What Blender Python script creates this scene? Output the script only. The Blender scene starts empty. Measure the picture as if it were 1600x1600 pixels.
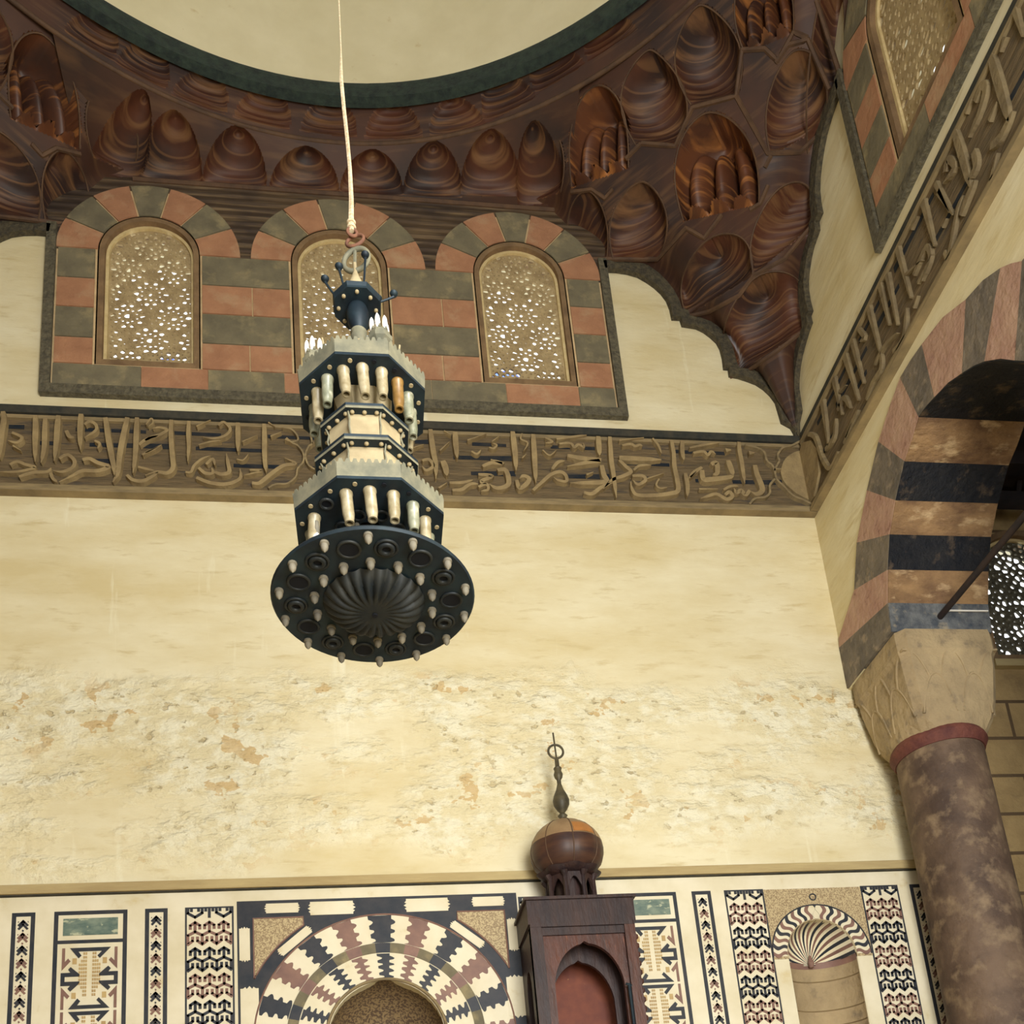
import bpy, math, random
from math import sin, cos, pi, radians, sqrt
from mathutils import Vector
from mathutils.geometry import tessellate_polygon
random.seed(7)
SC = bpy.context.scene
COL = SC.collection

# ------------------------------------------------------------------ camera numbers
FPX, PX, PY = 1536.0, 807.0, 1578.0
YAW, PIT, ROL = radians(8.86), radians(14.96), radians(-5.13)
EYE = Vector((0, 0, 1.6))
F_ = Vector((sin(YAW)*cos(PIT), cos(YAW)*cos(PIT), sin(PIT)))
R0 = Vector((cos(YAW), -sin(YAW), 0)); U0 = R0.cross(F_)
R_ = R0*cos(ROL) + U0*sin(ROL); U_ = -R0*sin(ROL) + U0*cos(ROL)
def ray(x, y): return F_ + R_*((x-PX)/FPX) - U_*((y-PY)/FPX)
def bk(x, y, Y=12.0):            # point of the wall plane y = Y, as (x, z)
    d = ray(x, y); d = d*(Y/d.y); return (d.x, d.z+1.6)
WX = 7.262
def rt(x, y, X=WX):              # point of the right wall plane, as (y, z)
    d = ray(x, y); d = d*(X/d.x); return (d.y, d.z+1.6)
def proj(P):
    P = P-EYE; d = P.dot(F_)
    return (PX+FPX*P.dot(R_)/d, PY-FPX*P.dot(U_)/d)
cam = bpy.data.cameras.new('camera'); camo = bpy.data.objects.new('camera', cam); COL.objects.link(camo)
from mathutils import Matrix
m = Matrix((R_, U_, -F_)).transposed().to_4x4(); m.translation = EYE
camo.matrix_world = m
cam.sensor_fit = 'HORIZONTAL'; cam.sensor_width = 36; cam.lens = 36*FPX/1600
cam.shift_x = -(PX-800)/1600; cam.shift_y = (PY-800)/1600
cam.clip_end = 200
SC.camera = camo

# ------------------------------------------------------------------ materials
def lin(c): 
    return tuple((v/255/12.92 if v <= 10 else ((v/255+.055)/1.055)**2.4) for v in c)+(1,)
def mat(name, a, b=None, scale=3., stretch=(1,1,1), rough=.8, bump=0., bscale=None, metal=0., detail=6., lo=.35, hi=.65, c=None, cscale=8., clo=.55, chi=.7, spec=.3, bstretch=None):
    M = bpy.data.materials.new(name); M.use_nodes = True; nt = M.node_tree; N = nt.nodes; L = nt.links
    bs = N['Principled BSDF']; bs.inputs['Roughness'].default_value = rough; bs.inputs['Metallic'].default_value = metal
    bs.inputs['Specular IOR Level'].default_value = spec
    bs.inputs['Base Color'].default_value = lin(a)
    if b is None and not bump: return M
    g = N.new('ShaderNodeNewGeometry')
    def noise(sc, st, dt=detail):
        mp = N.new('ShaderNodeMapping'); mp.inputs['Scale'].default_value = st; L.new(g.outputs['Position'], mp.inputs['Vector'])
        n = N.new('ShaderNodeTexNoise'); n.inputs['Scale'].default_value = sc; n.inputs['Detail'].default_value = dt; n.inputs['Roughness'].default_value = .6
        L.new(mp.outputs[0], n.inputs['Vector']); return n.outputs['Fac']
    def ramp(f, lo, hi):
        r = N.new('ShaderNodeMapRange'); r.inputs['From Min'].default_value = lo; r.inputs['From Max'].default_value = hi; L.new(f, r.inputs['Value']); return r.outputs[0]
    def mix(f, x, y):
        mx = N.new('ShaderNodeMix'); mx.data_type = 'RGBA'; L.new(f, mx.inputs[0])
        for i, v in ((6, x), (7, y)):
            if isinstance(v, tuple): mx.inputs[i].default_value = v
            else: L.new(v, mx.inputs[i])
        return mx.outputs[2]
    if b is not None:
        out = mix(ramp(noise(scale, stretch), lo, hi), lin(a), lin(b))
        if c is not None: out = mix(ramp(noise(cscale, stretch), clo, chi), out, lin(c))
        L.new(out, bs.inputs['Base Color'])
    if bump:
        bp = N.new('ShaderNodeBump'); bp.inputs['Strength'].default_value = 1; bp.inputs['Distance'].default_value = bump
        L.new(noise(bscale or scale*3, bstretch or stretch), bp.inputs['Height']); L.new(bp.outputs[0], bs.inputs['Normal'])
    return M

def plaster_mat():
    M = bpy.data.materials.new('old_plaster'); M.use_nodes = True; nt = M.node_tree; N = nt.nodes; L = nt.links
    bs = N['Principled BSDF']; bs.inputs['Roughness'].default_value = .9; bs.inputs['Specular IOR Level'].default_value = .15
    g = N.new('ShaderNodeNewGeometry')
    def noise(sc, st=(1,1,1), dt=8., rg=.6):
        mp = N.new('ShaderNodeMapping'); mp.inputs['Scale'].default_value = st; L.new(g.outputs['Position'], mp.inputs['Vector'])
        n = N.new('ShaderNodeTexNoise'); n.inputs['Scale'].default_value = sc; n.inputs['Detail'].default_value = dt; n.inputs['Roughness'].default_value = rg
        L.new(mp.outputs[0], n.inputs['Vector']); return n.outputs['Fac']
    def rng(f, a, b, c=0, d=1, smooth=False):
        r = N.new('ShaderNodeMapRange'); 
        if smooth: r.interpolation_type = 'SMOOTHSTEP'
        for k, v in zip(('From Min','From Max','To Min','To Max'), (a,b,c,d)): r.inputs[k].default_value = v
        L.new(f, r.inputs['Value']); return r.outputs[0]
    def mth(op, a, b):
        n = N.new('ShaderNodeMath'); n.operation = op
        for i, v in enumerate((a, b)):
            if isinstance(v, (int, float)): n.inputs[i].default_value = v
            else: L.new(v, n.inputs[i])
        return n.outputs[0]
    def mix(f, x, y):
        mx = N.new('ShaderNodeMix'); mx.data_type = 'RGBA'; L.new(f, mx.inputs[0])
        for i, v in ((6, x), (7, y)):
            if isinstance(v, tuple): mx.inputs[i].default_value = v
            else: L.new(v, mx.inputs[i])
        return mx.outputs[2]
    sx = N.new('ShaderNodeSeparateXYZ'); L.new(g.outputs['Position'], sx.inputs[0]); z = sx.outputs[2]
    zw = mth('ADD', z, rng(noise(.45), 0, 1, -1.1, 1.1))
    band = mth('MULTIPLY', rng(zw, 6.85, 7.5, 0, 1, True), rng(zw, 9.35, 9.9, 1, 0, True))     # flaking course of the wall
    onback = rng(sx.outputs[1], 11.8, 11.95)
    band = mth('MULTIPLY', band, onback)
    band = mth('MULTIPLY', band, rng(noise(.9, (.6,.6,1.2), 6), .38, .56, .12, 1, True))
    base = mix(rng(noise(.8, (.6,.6,1.6)), .35, .68), lin((228,220,188)), lin((210,195,150)))
    base = mix(rng(noise(3.5, (.5,.5,2.2)), .56, .72), base, lin((202,186,142)))
    base = mix(rng(noise(1.6, (2.2,2.2,.25)), .62, .76), base, lin((236,232,206)))
    flake = mix(rng(noise(4.5, (.9,.9,1.3)), .42, .56), lin((242,238,212)), lin((228,217,178)))
    pit = rng(noise(5.5, (.85,.85,1.3), 5), .61, .66)
    flake = mix(pit, flake, lin((206,189,146)))  # tan pits put the shade between flakes into the colour
    col = mix(mth('MULTIPLY', band, .8), base, flake)
    och = mth('MULTIPLY', rng(noise(2.3, (1,1,1.2), 4), .615, .63), mth('MULTIPLY', band, .8))
    col = mix(och, col, lin((208,178,124)))
    L.new(col, bs.inputs['Base Color'])
    rid = noise(3.6, (.85,.85,1.35), 9, .6)
    h = mth('ADD', mth('MULTIPLY', mth('MULTIPLY', rid, band), 1.0), mth('MULTIPLY', noise(2.2, (.5,.5,1.6)), .16))
    h = mth('SUBTRACT', h, mth('MULTIPLY', mth('MULTIPLY', pit, band), .12))
    bp = N.new('ShaderNodeBump'); bp.inputs['Strength'].default_value = 1; bp.inputs['Distance'].default_value = .11
    L.new(h, bp.inputs['Height']); L.new(bp.outputs[0], bs.inputs['Normal'])
    return M

def wood_mat(name, a, b, c, zfreq=9., groove=.012, rough=.55):
    M = bpy.data.materials.new(name); M.use_nodes = True; nt = M.node_tree; N = nt.nodes; L = nt.links
    bs = N['Principled BSDF']; bs.inputs['Roughness'].default_value = rough; bs.inputs['Specular IOR Level'].default_value = .35
    g = N.new('ShaderNodeNewGeometry')
    def noise(sc, st, dt=6.):
        mp = N.new('ShaderNodeMapping'); mp.inputs['Scale'].default_value = st; L.new(g.outputs['Position'], mp.inputs['Vector'])
        n = N.new('ShaderNodeTexNoise'); n.inputs['Scale'].default_value = sc; n.inputs['Detail'].default_value = dt
        L.new(mp.outputs[0], n.inputs['Vector']); return n.outputs['Fac']
    def rng(f, lo, hi, c=0, d=1):
        r = N.new('ShaderNodeMapRange')
        for k, v in zip(('From Min','From Max','To Min','To Max'), (lo,hi,c,d)): r.inputs[k].default_value = v
        L.new(f, r.inputs['Value']); return r.outputs[0]
    def mix(f, x, y):
        mx = N.new('ShaderNodeMix'); mx.data_type = 'RGBA'; L.new(f, mx.inputs[0])
        for i, v in ((6, x), (7, y)):
            if isinstance(v, tuple): mx.inputs[i].default_value = v
            else: L.new(v, mx.inputs[i])
        return mx.outputs[2]
    col = mix(rng(noise(1.1, (1,1,1)), .38, .62), lin(a), lin(b))
    col = mix(rng(noise(2.2, (.5,.5,7)), .5, .72), col, lin(c))
    w = N.new('ShaderNodeTexWave'); w.wave_type = 'BANDS'; w.bands_direction = 'Z'; w.inputs['Scale'].default_value = zfreq*.3183; w.inputs['Distortion'].default_value = .6; w.inputs['Detail Scale'].default_value = .4
    L.new(g.outputs['Position'], w.inputs['Vector'])
    if zfreq > 1:
        line = rng(w.outputs['Fac'], .93, .995, 0, .5)
        col = mix(line, col, lin(c) if rough < .6 else lin((34,30,30)))  # niche lines are painted light on plank edges; plank joints are dark
    L.new(col, bs.inputs['Base Color'])
    bp = N.new('ShaderNodeBump'); bp.inputs['Distance'].default_value = groove; bp.inputs['Strength'].default_value = 1
    L.new(w.outputs['Fac'], bp.inputs['Height']); L.new(bp.outputs[0], bs.inputs['Normal'])
    return M

M = {}
M['plaster'] = plaster_mat()
M['dome'] = mat('dome_plaster', (224,216,184), (212,203,168), 1.2, lo=.3, hi=.7, rough=.9, c=(196,178,132), cscale=3, clo=.66, chi=.78)
M['red'] = mat('red_stone', (176,130,98), (158,114,86), 3, rough=.85, bump=.02, c=(178,146,114), cscale=2, clo=.52, chi=.68)
M['grey'] = mat('grey_stone', (126,118,94), (104,98,80), 2.5, rough=.85, bump=.02, c=(150,138,104), cscale=3, clo=.52, chi=.7)
M['pink'] = mat('pink_stone', (184,152,130), (166,130,114), 3, rough=.85, bump=.03, c=(120,86,76), cscale=6, clo=.62, chi=.74)
M['vgrey'] = mat('grey_voussoir', (124,114,100), (98,92,84), 3, rough=.85, bump=.03, c=(150,136,116), cscale=5, clo=.55, chi=.7)
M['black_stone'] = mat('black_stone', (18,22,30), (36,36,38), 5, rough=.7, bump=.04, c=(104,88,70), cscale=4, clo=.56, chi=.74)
M['ochre'] = mat('ochre_stone', (158,126,88), (108,82,60), 4, rough=.85, bump=.05, c=(192,164,124), cscale=5, clo=.56, chi=.68, stretch=(.5,1,1))
M['bluegrey'] = mat('blue_grey_stone', (112,114,114), (66,72,80), 6, rough=.8, bump=.03, c=(150,140,120), cscale=4, clo=.55, chi=.65)
M['mortar'] = mat('lime_mortar', (206,180,138), (184,158,118), 6, rough=.95)
M['carved'] = mat('carved_stone_border', (112,106,86), (82,78,66), 14, rough=.9, bump=.05, bscale=16)
M['frame'] = mat('window_surround', (142,116,84), (112,90,66), 3, rough=.9, bump=.02)
M['stucco'] = mat('pierced_stucco', (178,158,118), (150,130,94), 6, rough=.9, bump=.01)
M['cream_edge'] = mat('cream_stucco_edge', (216,196,146), (196,174,124), 8, rough=.9)
M['wood'] = wood_mat('muqarnas_wood', (84,48,32), (48,33,30), (122,88,58), 11, .006)
M['wood_flat'] = wood_mat('muqarnas_facet_wood', (74,48,36), (50,37,34), (94,68,48), 1, .001)
M['wood_hi'] = wood_mat('honey_wood', (98,58,36), (58,38,32), (170,112,60), 1, .001, .45)
M['plank'] = wood_mat('plank_wood', (92,74,54), (62,50,42), (128,108,80), 7, .02, .7)
M['rib'] = mat('moulded_rib_wood', (98,74,54), (74,56,44), 4, rough=.7)
M['trimrib'] = mat('carved_scallop_moulding', (96,88,68), (64,60,52), 16, rough=.9, bump=.04, bscale=18)
M['ringgreen'] = mat('dark_green_ring', (52,66,58), (34,44,44), 8, rough=.8, bump=.03, bscale=12)
M['band'] = mat('inscription_ground', (122,104,76), (94,82,62), 2.5, stretch=(.6,.6,4), rough=.9, bump=.05, bscale=5, c=(84,76,66), cscale=3, clo=.58, chi=.68)
M['letter'] = mat('inscription_letter', (160,140,100), (134,116,84), 4, rough=.85, bump=.02)
M['letter_dark'] = mat('shaded_letter', (138,122,90), (112,98,74), 4, rough=.9, bump=.02)  # darker copy of the letter colour, right wall's shade painted in
M['bandedge'] = mat('inscription_moulding', (150,132,96), (118,104,78), 5, stretch=(.5,.5,3), rough=.85)
M['bandblack'] = mat('dark_moulding', (44,48,46), (70,66,56), 5, rough=.8)
M['gap'] = mat('blue_black_gap', (24,32,42), (48,48,48), 6, rough=.9)
M['marble'] = mat('cream_marble', (228,220,194), (214,204,172), 1.5, rough=.5, c=(204,186,138), cscale=3, clo=.62, chi=.76)
M['navy'] = mat('dark_marble', (40,46,54), (58,58,62), 6, rough=.5)
M['maroon'] = mat('brown_marble', (138,106,92), (118,90,82), 5, rough=.5)
M['tan'] = mat('ochre_marble', (190,164,112), (172,144,98), 5, rough=.5)
M['green'] = mat('green_veined_marble', (128,142,126), (86,106,100), 5, stretch=(1,1,2), rough=.4, c=(180,184,156), cscale=7, clo=.56, chi=.64)
M['mosaic'] = mat('fine_mosaic', (192,174,134), (146,126,96), 55, rough=.6, detail=2, lo=.45, hi=.55)
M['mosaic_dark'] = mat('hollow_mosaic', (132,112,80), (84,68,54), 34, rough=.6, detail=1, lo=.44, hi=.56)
M['cornice'] = mat('stone_cornice', (186,168,122), (166,146,104), 2, stretch=(.4,1,3), rough=.9, bump=.02)
M['column'] = mat('red_granite_column', (112,92,74), (72,57,48), 1.6, rough=.65, bump=.03, bscale=6, c=(132,112,88), cscale=3.5, clo=.5, chi=.66)
M['collar'] = mat('red_collar', (112,66,54), (86,48,44), 5, rough=.7, bump=.02)
M['capital'] = mat('grey_capital_stone', (172,152,116), (148,130,100), 2, rough=.9, bump=.06, bscale=3.5, c=(128,114,92), cscale=4, clo=.56, chi=.7)
M['metal'] = mat('dark_patinated_metal', (32,48,56), (20,30,40), 8, rough=.55, metal=.3, spec=.4)
M['metal_light'] = mat('dusty_pale_metal', (128,124,102), (98,98,84), 10, rough=.7, metal=.1)
M['brassy'] = mat('dusty_cream_metal', (170,156,122), (144,130,100), 6, rough=.7)
M['bronze'] = mat('brown_bronze', (48,50,48), (32,38,42), 7, rough=.5, metal=.3)
M['glass_a'] = mat('milky_green_glass', (138,138,116), (98,102,84), 14, rough=.35, spec=.6, c=(182,178,154), cscale=10)  # pale third tone paints highlight patches on the tubes
M['glass_b'] = mat('dusty_cream_glass', (164,154,126), (122,110,80), 14, rough=.35, spec=.6)
M['glass_c'] = mat('amber_glass', (140,108,56), (100,74,38), 14, rough=.35, spec=.6)
M['white'] = mat('white_bulb_glass', (250,246,236), rough=.3)
M['nub'] = mat('beige_nub', (118,112,96), (92,88,78), 12, rough=.7)
M['hole'] = mat('dark_socket', (10,14,22), rough=.9)
M['rope'] = mat('pale_rope', (206,192,162), (170,150,118), 30, stretch=(1,1,2), rough=.95)
M['rust'] = mat('rusted_iron', (128,88,66), (96,66,54), 12, rough=.8)
M['iron'] = mat('dark_iron', (40,36,38), (58,46,42), 8, rough=.7)
M['kwood'] = mat('minbar_dark_wood', (60,42,38), (42,32,34), 2.5, stretch=(3,3,.6), rough=.45, bump=.01)
M['kred'] = mat('minbar_red_wood', (86,50,38), (64,40,34), 2.5, stretch=(3,3,.6), rough=.4, bump=.01, c=(112,64,40), cscale=9, clo=.6, chi=.72)
M['kdoor'] = mat('painted_back_panel', (120,64,44), (98,50,38), 4, rough=.6, c=(160,112,66), cscale=14, clo=.66, chi=.72)
M['bulbtan'] = mat('bulb_tan_panels', (160,134,98), (136,110,80), 3, rough=.5)
M['bulbdark'] = mat('bulb_brown_panels', (82,56,42), (56,40,38), 2.5, stretch=(1,1,4), rough=.45)
M['bulborange'] = mat('bulb_orange_patch', (172,116,60), (148,100,58), 5, rough=.5)
M['finial'] = mat('finial_patina', (96,88,66), (66,62,50), 8, rough=.5, metal=.2)
M['floor'] = mat('stone_floor', (196,178,136), (176,156,116), .8, rough=.7)
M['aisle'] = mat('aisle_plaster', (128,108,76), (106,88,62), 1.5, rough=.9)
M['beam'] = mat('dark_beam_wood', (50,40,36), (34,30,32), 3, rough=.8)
def masonry():
    X = mat('stone_masonry', (176,150,104), (150,126,86), 2, rough=.9, bump=.03, c=(120,100,72), cscale=1.4, clo=.55, chi=.72)
    nt = X.node_tree; N = nt.nodes; L = nt.links; bs = N['Principled BSDF']
    src = bs.inputs['Base Color'].links[0].from_socket
    g = N.new('ShaderNodeNewGeometry'); s = N.new('ShaderNodeSeparateXYZ'); L.new(g.outputs['Position'], s.inputs[0])
    c = N.new('ShaderNodeCombineXYZ'); L.new(s.outputs[0], c.inputs[0]); L.new(s.outputs[2], c.inputs[1])
    b = N.new('ShaderNodeTexBrick'); b.inputs['Scale'].default_value = 1; b.inputs['Brick Width'].default_value = 1.15; b.inputs['Row Height'].default_value = .62; b.inputs['Mortar Size'].default_value = .028
    L.new(c.outputs[0], b.inputs['Vector'])
    mx = N.new('ShaderNodeMix'); mx.data_type = 'RGBA'; L.new(b.outputs['Fac'], mx.inputs[0]); L.new(src, mx.inputs[6]); mx.inputs[7].default_value = lin((98,80,58))
    L.new(mx.outputs[2], bs.inputs['Base Color']); return X
M['masonry'] = masonry()
def bluehalo():
    X = bpy.data.materials.new('blue_halo_tint'); X.use_nodes = True; N = X.node_tree.nodes; L = X.node_tree.links
    N.remove(N['Principled BSDF']); t = N.new('ShaderNodeBsdfTransparent'); t.inputs[0].default_value = (.22,.36,1,1)
    L.new(t.outputs[0], N['Material Output'].inputs['Surface']); return X
M['bluehalo'] = bluehalo()

# ------------------------------------------------------------------ mesh builder
class MB:
    def __init__(s): s.v = []; s.f = []; s.mi = []; s.mats = []; s.cur = 0
    def use(s, m):
        m = M[m] if isinstance(m, str) else m
        if m not in s.mats: s.mats.append(m)
        s.cur = s.mats.index(m); return s
    def add(s, vs, fs):
        o = len(s.v); s.v += [tuple(p) for p in vs]
        for f in fs: s.f.append(tuple(o+i for i in f)); s.mi.append(s.cur)
    def box(s, x0, x1, y0, y1, z0, z1):
        v = [(x,y,z) for x in (x0,x1) for y in (y0,y1) for z in (z0,z1)]
        s.add(v, [(0,1,3,2),(4,6,7,5),(0,4,5,1),(2,3,7,6),(0,2,6,4),(1,5,7,3)])
    def prism(s, poly, F, d0, d1, holes=(), back=False):      # poly of (u, z) in frame F(u, z, d): front face at d1
        loops = [list(poly)]+[list(h) for h in holes]
        tri = tessellate_polygon([[Vector((p[0], p[1], 0)) for p in l] for l in loops])
        flat = [p for l in loops for p in l]; n = len(flat)
        s.add([F(p[0], p[1], d1) for p in flat]+[F(p[0], p[1], d0) for p in flat], [])
        o = len(s.v)-2*n
        for t in tri:
            s.f.append(tuple(o+i for i in t)); s.mi.append(s.cur)
            if back: s.f.append(tuple(o+n+i for i in reversed(t))); s.mi.append(s.cur)
        k = 0
        for l in loops:
            c = len(l)
            for i in range(c):
                j = (i+1) % c; s.f.append((o+k+i, o+k+j, o+n+k+j, o+n+k+i)); s.mi.append(s.cur)
            k += c
    def tube(s, pts, r, seg=8, cap=True, closed=False):
        pts = [Vector(p) for p in pts]; n = len(pts)
        rs = r if isinstance(r, (list, tuple)) else [r]*n
        o = len(s.v); up = Vector((0,0,1)); vs = []; prev = None
        for i, p in enumerate(pts):
            a = pts[(i-1) % n] if (closed or i > 0) else p; b = pts[(i+1) % n] if (closed or i < n-1) else p
            t = (b-a).normalized()
            if prev is None:
                q = t.cross(up)
                if q.length < 1e-3: q = t.cross(Vector((1,0,0)))
            else:
                q = prev-t*prev.dot(t)
            q.normalize(); prev = q; w = t.cross(q)
            for k in range(seg):
                a_ = 2*pi*k/seg; vs.append(p+(q*cos(a_)+w*sin(a_))*rs[i])
        fs = []
        for i in range(n if closed else n-1):
            j = (i+1) % n
            for k in range(seg): fs.append((i*seg+k, i*seg+(k+1) % seg, j*seg+(k+1) % seg, j*seg+k))
        if cap and not closed: fs += [tuple(reversed(range(seg))), tuple((n-1)*seg+k for k in range(seg))]
        s.add(vs, fs)
    def lathe(s, prof, c, seg=24, mod=None, rot=0., cap=True):     # prof of (r, z), round c
        vs = []; n = len(prof)
        for r, z in prof:
            for k in range(seg):
                a = 2*pi*k/seg+rot; rr = r*(mod(a, r, z) if mod else 1)
                vs.append((c[0]+rr*cos(a), c[1]+rr*sin(a), c[2]+z))
        fs = [(i*seg+k, i*seg+(k+1) % seg, (i+1)*seg+(k+1) % seg, (i+1)*seg+k) for i in range(n-1) for k in range(seg)]
        if cap: fs += [tuple(reversed(range(seg))), tuple((n-1)*seg+k for k in range(seg))]
        s.add(vs, fs)
    def torus(s, c, R, r, a1=None, a2=None, seg=28, n=8, mod=None):
        a1 = a1 or Vector((1,0,0)); a2 = a2 or Vector((0,1,0)); c = Vector(c)
        s.tube([c+(a1*cos(2*pi*k/seg)+a2*sin(2*pi*k/seg))*R for k in range(seg)], r, n, closed=True)
    def build(s, name, parent=None, m=None, smooth=False):
        me = bpy.data.meshes.new(name)
        me.from_pydata([tuple(p) for p in s.v], [], s.f)
        for x in (s.mats or [M[m] if isinstance(m, str) else m]): me.materials.append(x)
        if s.mats: me.polygons.foreach_set('material_index', s.mi)
        me.update(); me.validate()
        if smooth:
            me.polygons.foreach_set('use_smooth', [True]*len(me.polygons))
            me.set_sharp_from_angle(angle=radians(50))
        o = bpy.data.objects.new(name, me); COL.objects.link(o)
        if parent: 
            o.parent = parent; o.matrix_parent_inverse = Matrix.Translation(-parent.location) if parent.type == 'EMPTY' else Matrix()
        return o
def thing(name, label, cat, loc=(0,0,0), group=None):
    o = bpy.data.objects.new(name, None); COL.objects.link(o); o.location = loc; o.empty_display_size = .2
    o['label'] = label; o['category'] = cat
    if group: o['group'] = group
    return o
def tag(o, label, cat, group=None):
    o['label'] = label; o['category'] = cat
    if group: o['group'] = group
    return o
def struct(o, label=None, cat=None):
    o['kind'] = 'structure'
    if label: o['label'] = label
    if cat: o['category'] = cat
    return o

CX, CY = .12, 4.86
def FB(u, z, d): return (CX+u, 12-d, z)          # back wall frame, u from the room's axis
def FW(x, z, d): return (x, 12-d, z)             # back wall, plain x
def FR(u, z, d): return (WX-d, CY-u, z)          # right wall frame, u from the room's axis
def FY(y, z, d): return (WX-d, y, z)             # right wall, plain y
def arc(cx, cz, r, a0, a1, n): return [(cx+r*cos(radians(a0+(a1-a0)*i/n)), cz+r*sin(radians(a0+(a1-a0)*i/n))) for i in range(n+1)]
def archpoly(cx, hw, z0, zs, n=20): return [(cx-hw, z0)]+[(cx+hw, z0)]+arc(cx, zs, hw, 0, 180, n)

# ------------------------------------------------------------------ scallop curve of the pendentive on the wall: offset c from the corner for each z
q4 = lambda L: [(940+x/3.81, 300+y/3.81) for x, y in L]
SCALP = q4([(0,428),(110,430),(200,440),(270,468),(330,510),(380,560),(420,610),(450,665),(470,722),(508,733),(516,765),(580,778),(640,800),(685,830),(720,860),(750,905),(770,950),(795,1045),(812,1076),(860,1080),(905,1090),(955,1110),(1000,1140),(1045,1190),(1080,1240),(1140,1340),(1180,1420)])
SCIN = q4([(20,482),(85,485),(150,495),(210,512),(260,540),(310,575),(350,612),(382,655),(402,705),(415,767),(463,769),(475,806),(560,820),(605,842),(645,872),(680,905),(700,942),(715,1000),(722,1062),(750,1065),(755,1105),(810,1115),(862,1132),(915,1152),(960,1182),(1000,1220),(1030,1262),(1065,1382),(1120,1412),(1175,1455)])
SC_XZ = [bk(*p) for p in SCALP]
SC_C = [(max(0., WX-x), z) for x, z in SC_XZ]; SC_C[-1] = (0., 14.0)
SC_C[0] = (2.86, 17.47)
def cs(z):
    if z >= SC_C[0][1]:
        t = (z-17.47)/(18.56-17.47); return 2.81+.81*t if t < 1 else 3.62+(z-18.56)*4.
    for (c0, z0), (c1, z1) in zip(SC_C, SC_C[1:]):
        if z0 >= z >= z1:
            return c1+(c0-c1)*(z-z1)/max(1e-6, z0-z1)
    return 0.
def cp(z):
    if z < 17.4: return .8*(z-14)
    return 2.72+(z-17.4)*1.28

# ------------------------------------------------------------------ shell
WIN_U = (-2.86, 0., 2.86); WZ0, WZS, WHW = 14.9, 17.08, .72
winholes = [archpoly(CX+u, WHW, WZ0, WZS) for u in WIN_U]
XL = 2*CX-WX
b = MB().use('plaster')
up = [(XL, 6.6), (8.0, 6.6), (8.0, 9.5), (WX, 9.5), (WX, 14.0)]+[(WX-c, z) for c, z in reversed(SC_C[:-1])]+[(4.45, 18.6), (2*CX-4.45, 18.6)]+[(XL+c, z) for c, z in SC_C[:-1]]+[(XL, 14.0)]
b.prism(up, FW, -.3, 0, holes=winholes)
nich = [(5.63, 3.2), (6.61, 3.2)]+arc(6.12, 5.42, .49, 0, 180, 16)
MC = (.22, 4.58)
mihr = [(MC[0]-.72, 0.02), (MC[0]+.72, 0.02)]+[(MC[0]+.72*cos(radians(a)), MC[1]+.72*sin(radians(a))+(.03*(1-abs(a-90)/20) if abs(a-90) < 20 else 0)) for a in range(0, 181, 9)]
b.prism([(XL, 0), (8.0, 0), (8.0, 6.6), (XL, 6.6)], FW, -.3, 0, holes=[nich, mihr])
struct(b.build('wall_back'))
b = MB().use('masonry')
lat = archpoly(10.62, .86, 10.03, 11.55)
b.prism([(8.0, 0), (14, 0), (14, 13.6), (8.0, 13.6)], FW, -.3, 0, holes=[lat])
struct(b.build('wall_back_aisle'))
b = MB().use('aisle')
b.box(XL-.4, XL, -3, 12.3, 0, 19.4); struct(b.build('wall_left'))  # unseen wall, coloured dark to cut light bounced onto the right wall

# right wall with the arch cut out
IPX = [(1395,985),(1391,940),(1391,890),(1396,835),(1405,780),(1416,722),(1428,690),(1440,652),(1464,620),(1508,584),(1541,567),(1570,563),(1600,572)]
intr = [rt(*p) for p in IPX]+[(7.12,10.0),(6.95,9.54)]
def outw(p, k=.25):
    dy, dz = p[0]-8.8, p[1]-9.5; l = sqrt(dy*dy+dz*dz); return (p[0]+dy/l*k, max(9.5, p[1]+dz/l*k))
intw = [outw(p) for p in intr]
wr = [(12, 14.0), (12, 9.5)]+intw+[(6.95, 0), (-3, 0), (-3, 19.4), (12-4.4, 19.4), (12-4.4, 18.6), (12-2.81, 18.6)]+[(12-c, z) for c, z in SC_C[:-1]]
whr = [archpoly(CY-u, WHW, WZ0, WZS) for u in WIN_U[:2]]
b = MB().use('plaster'); b.prism(wr, FY, -.3, 0, holes=whr)
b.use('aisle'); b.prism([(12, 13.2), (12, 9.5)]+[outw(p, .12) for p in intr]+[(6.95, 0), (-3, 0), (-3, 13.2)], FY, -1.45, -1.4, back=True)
b.box(WX+.02, WX+1.4, 10.68, 11.99, 0.0, 0.01)
struct(b.build('wall_right'))
b = MB().use('aisle'); b.prism([(XL-.4,0),(WX+1.4,0),(WX+1.4,19.4),(XL-.4,19.4)], lambda u, z, d: (u, -3-d, z), 0, .4, holes=[[(-4.6,.05),(5.4,.05),(5.4,6.0)]+arc(.4, 6.0, 5.0, 5, 175, 20)+[(-4.6,6.0)]], back=True); struct(b.build('wall_front'))  # unseen wall added to limit sky light to its arched opening
b = MB().use('floor'); b.box(XL, 14, -14, 12, -.2, 0); struct(b.build('floor'))

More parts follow.
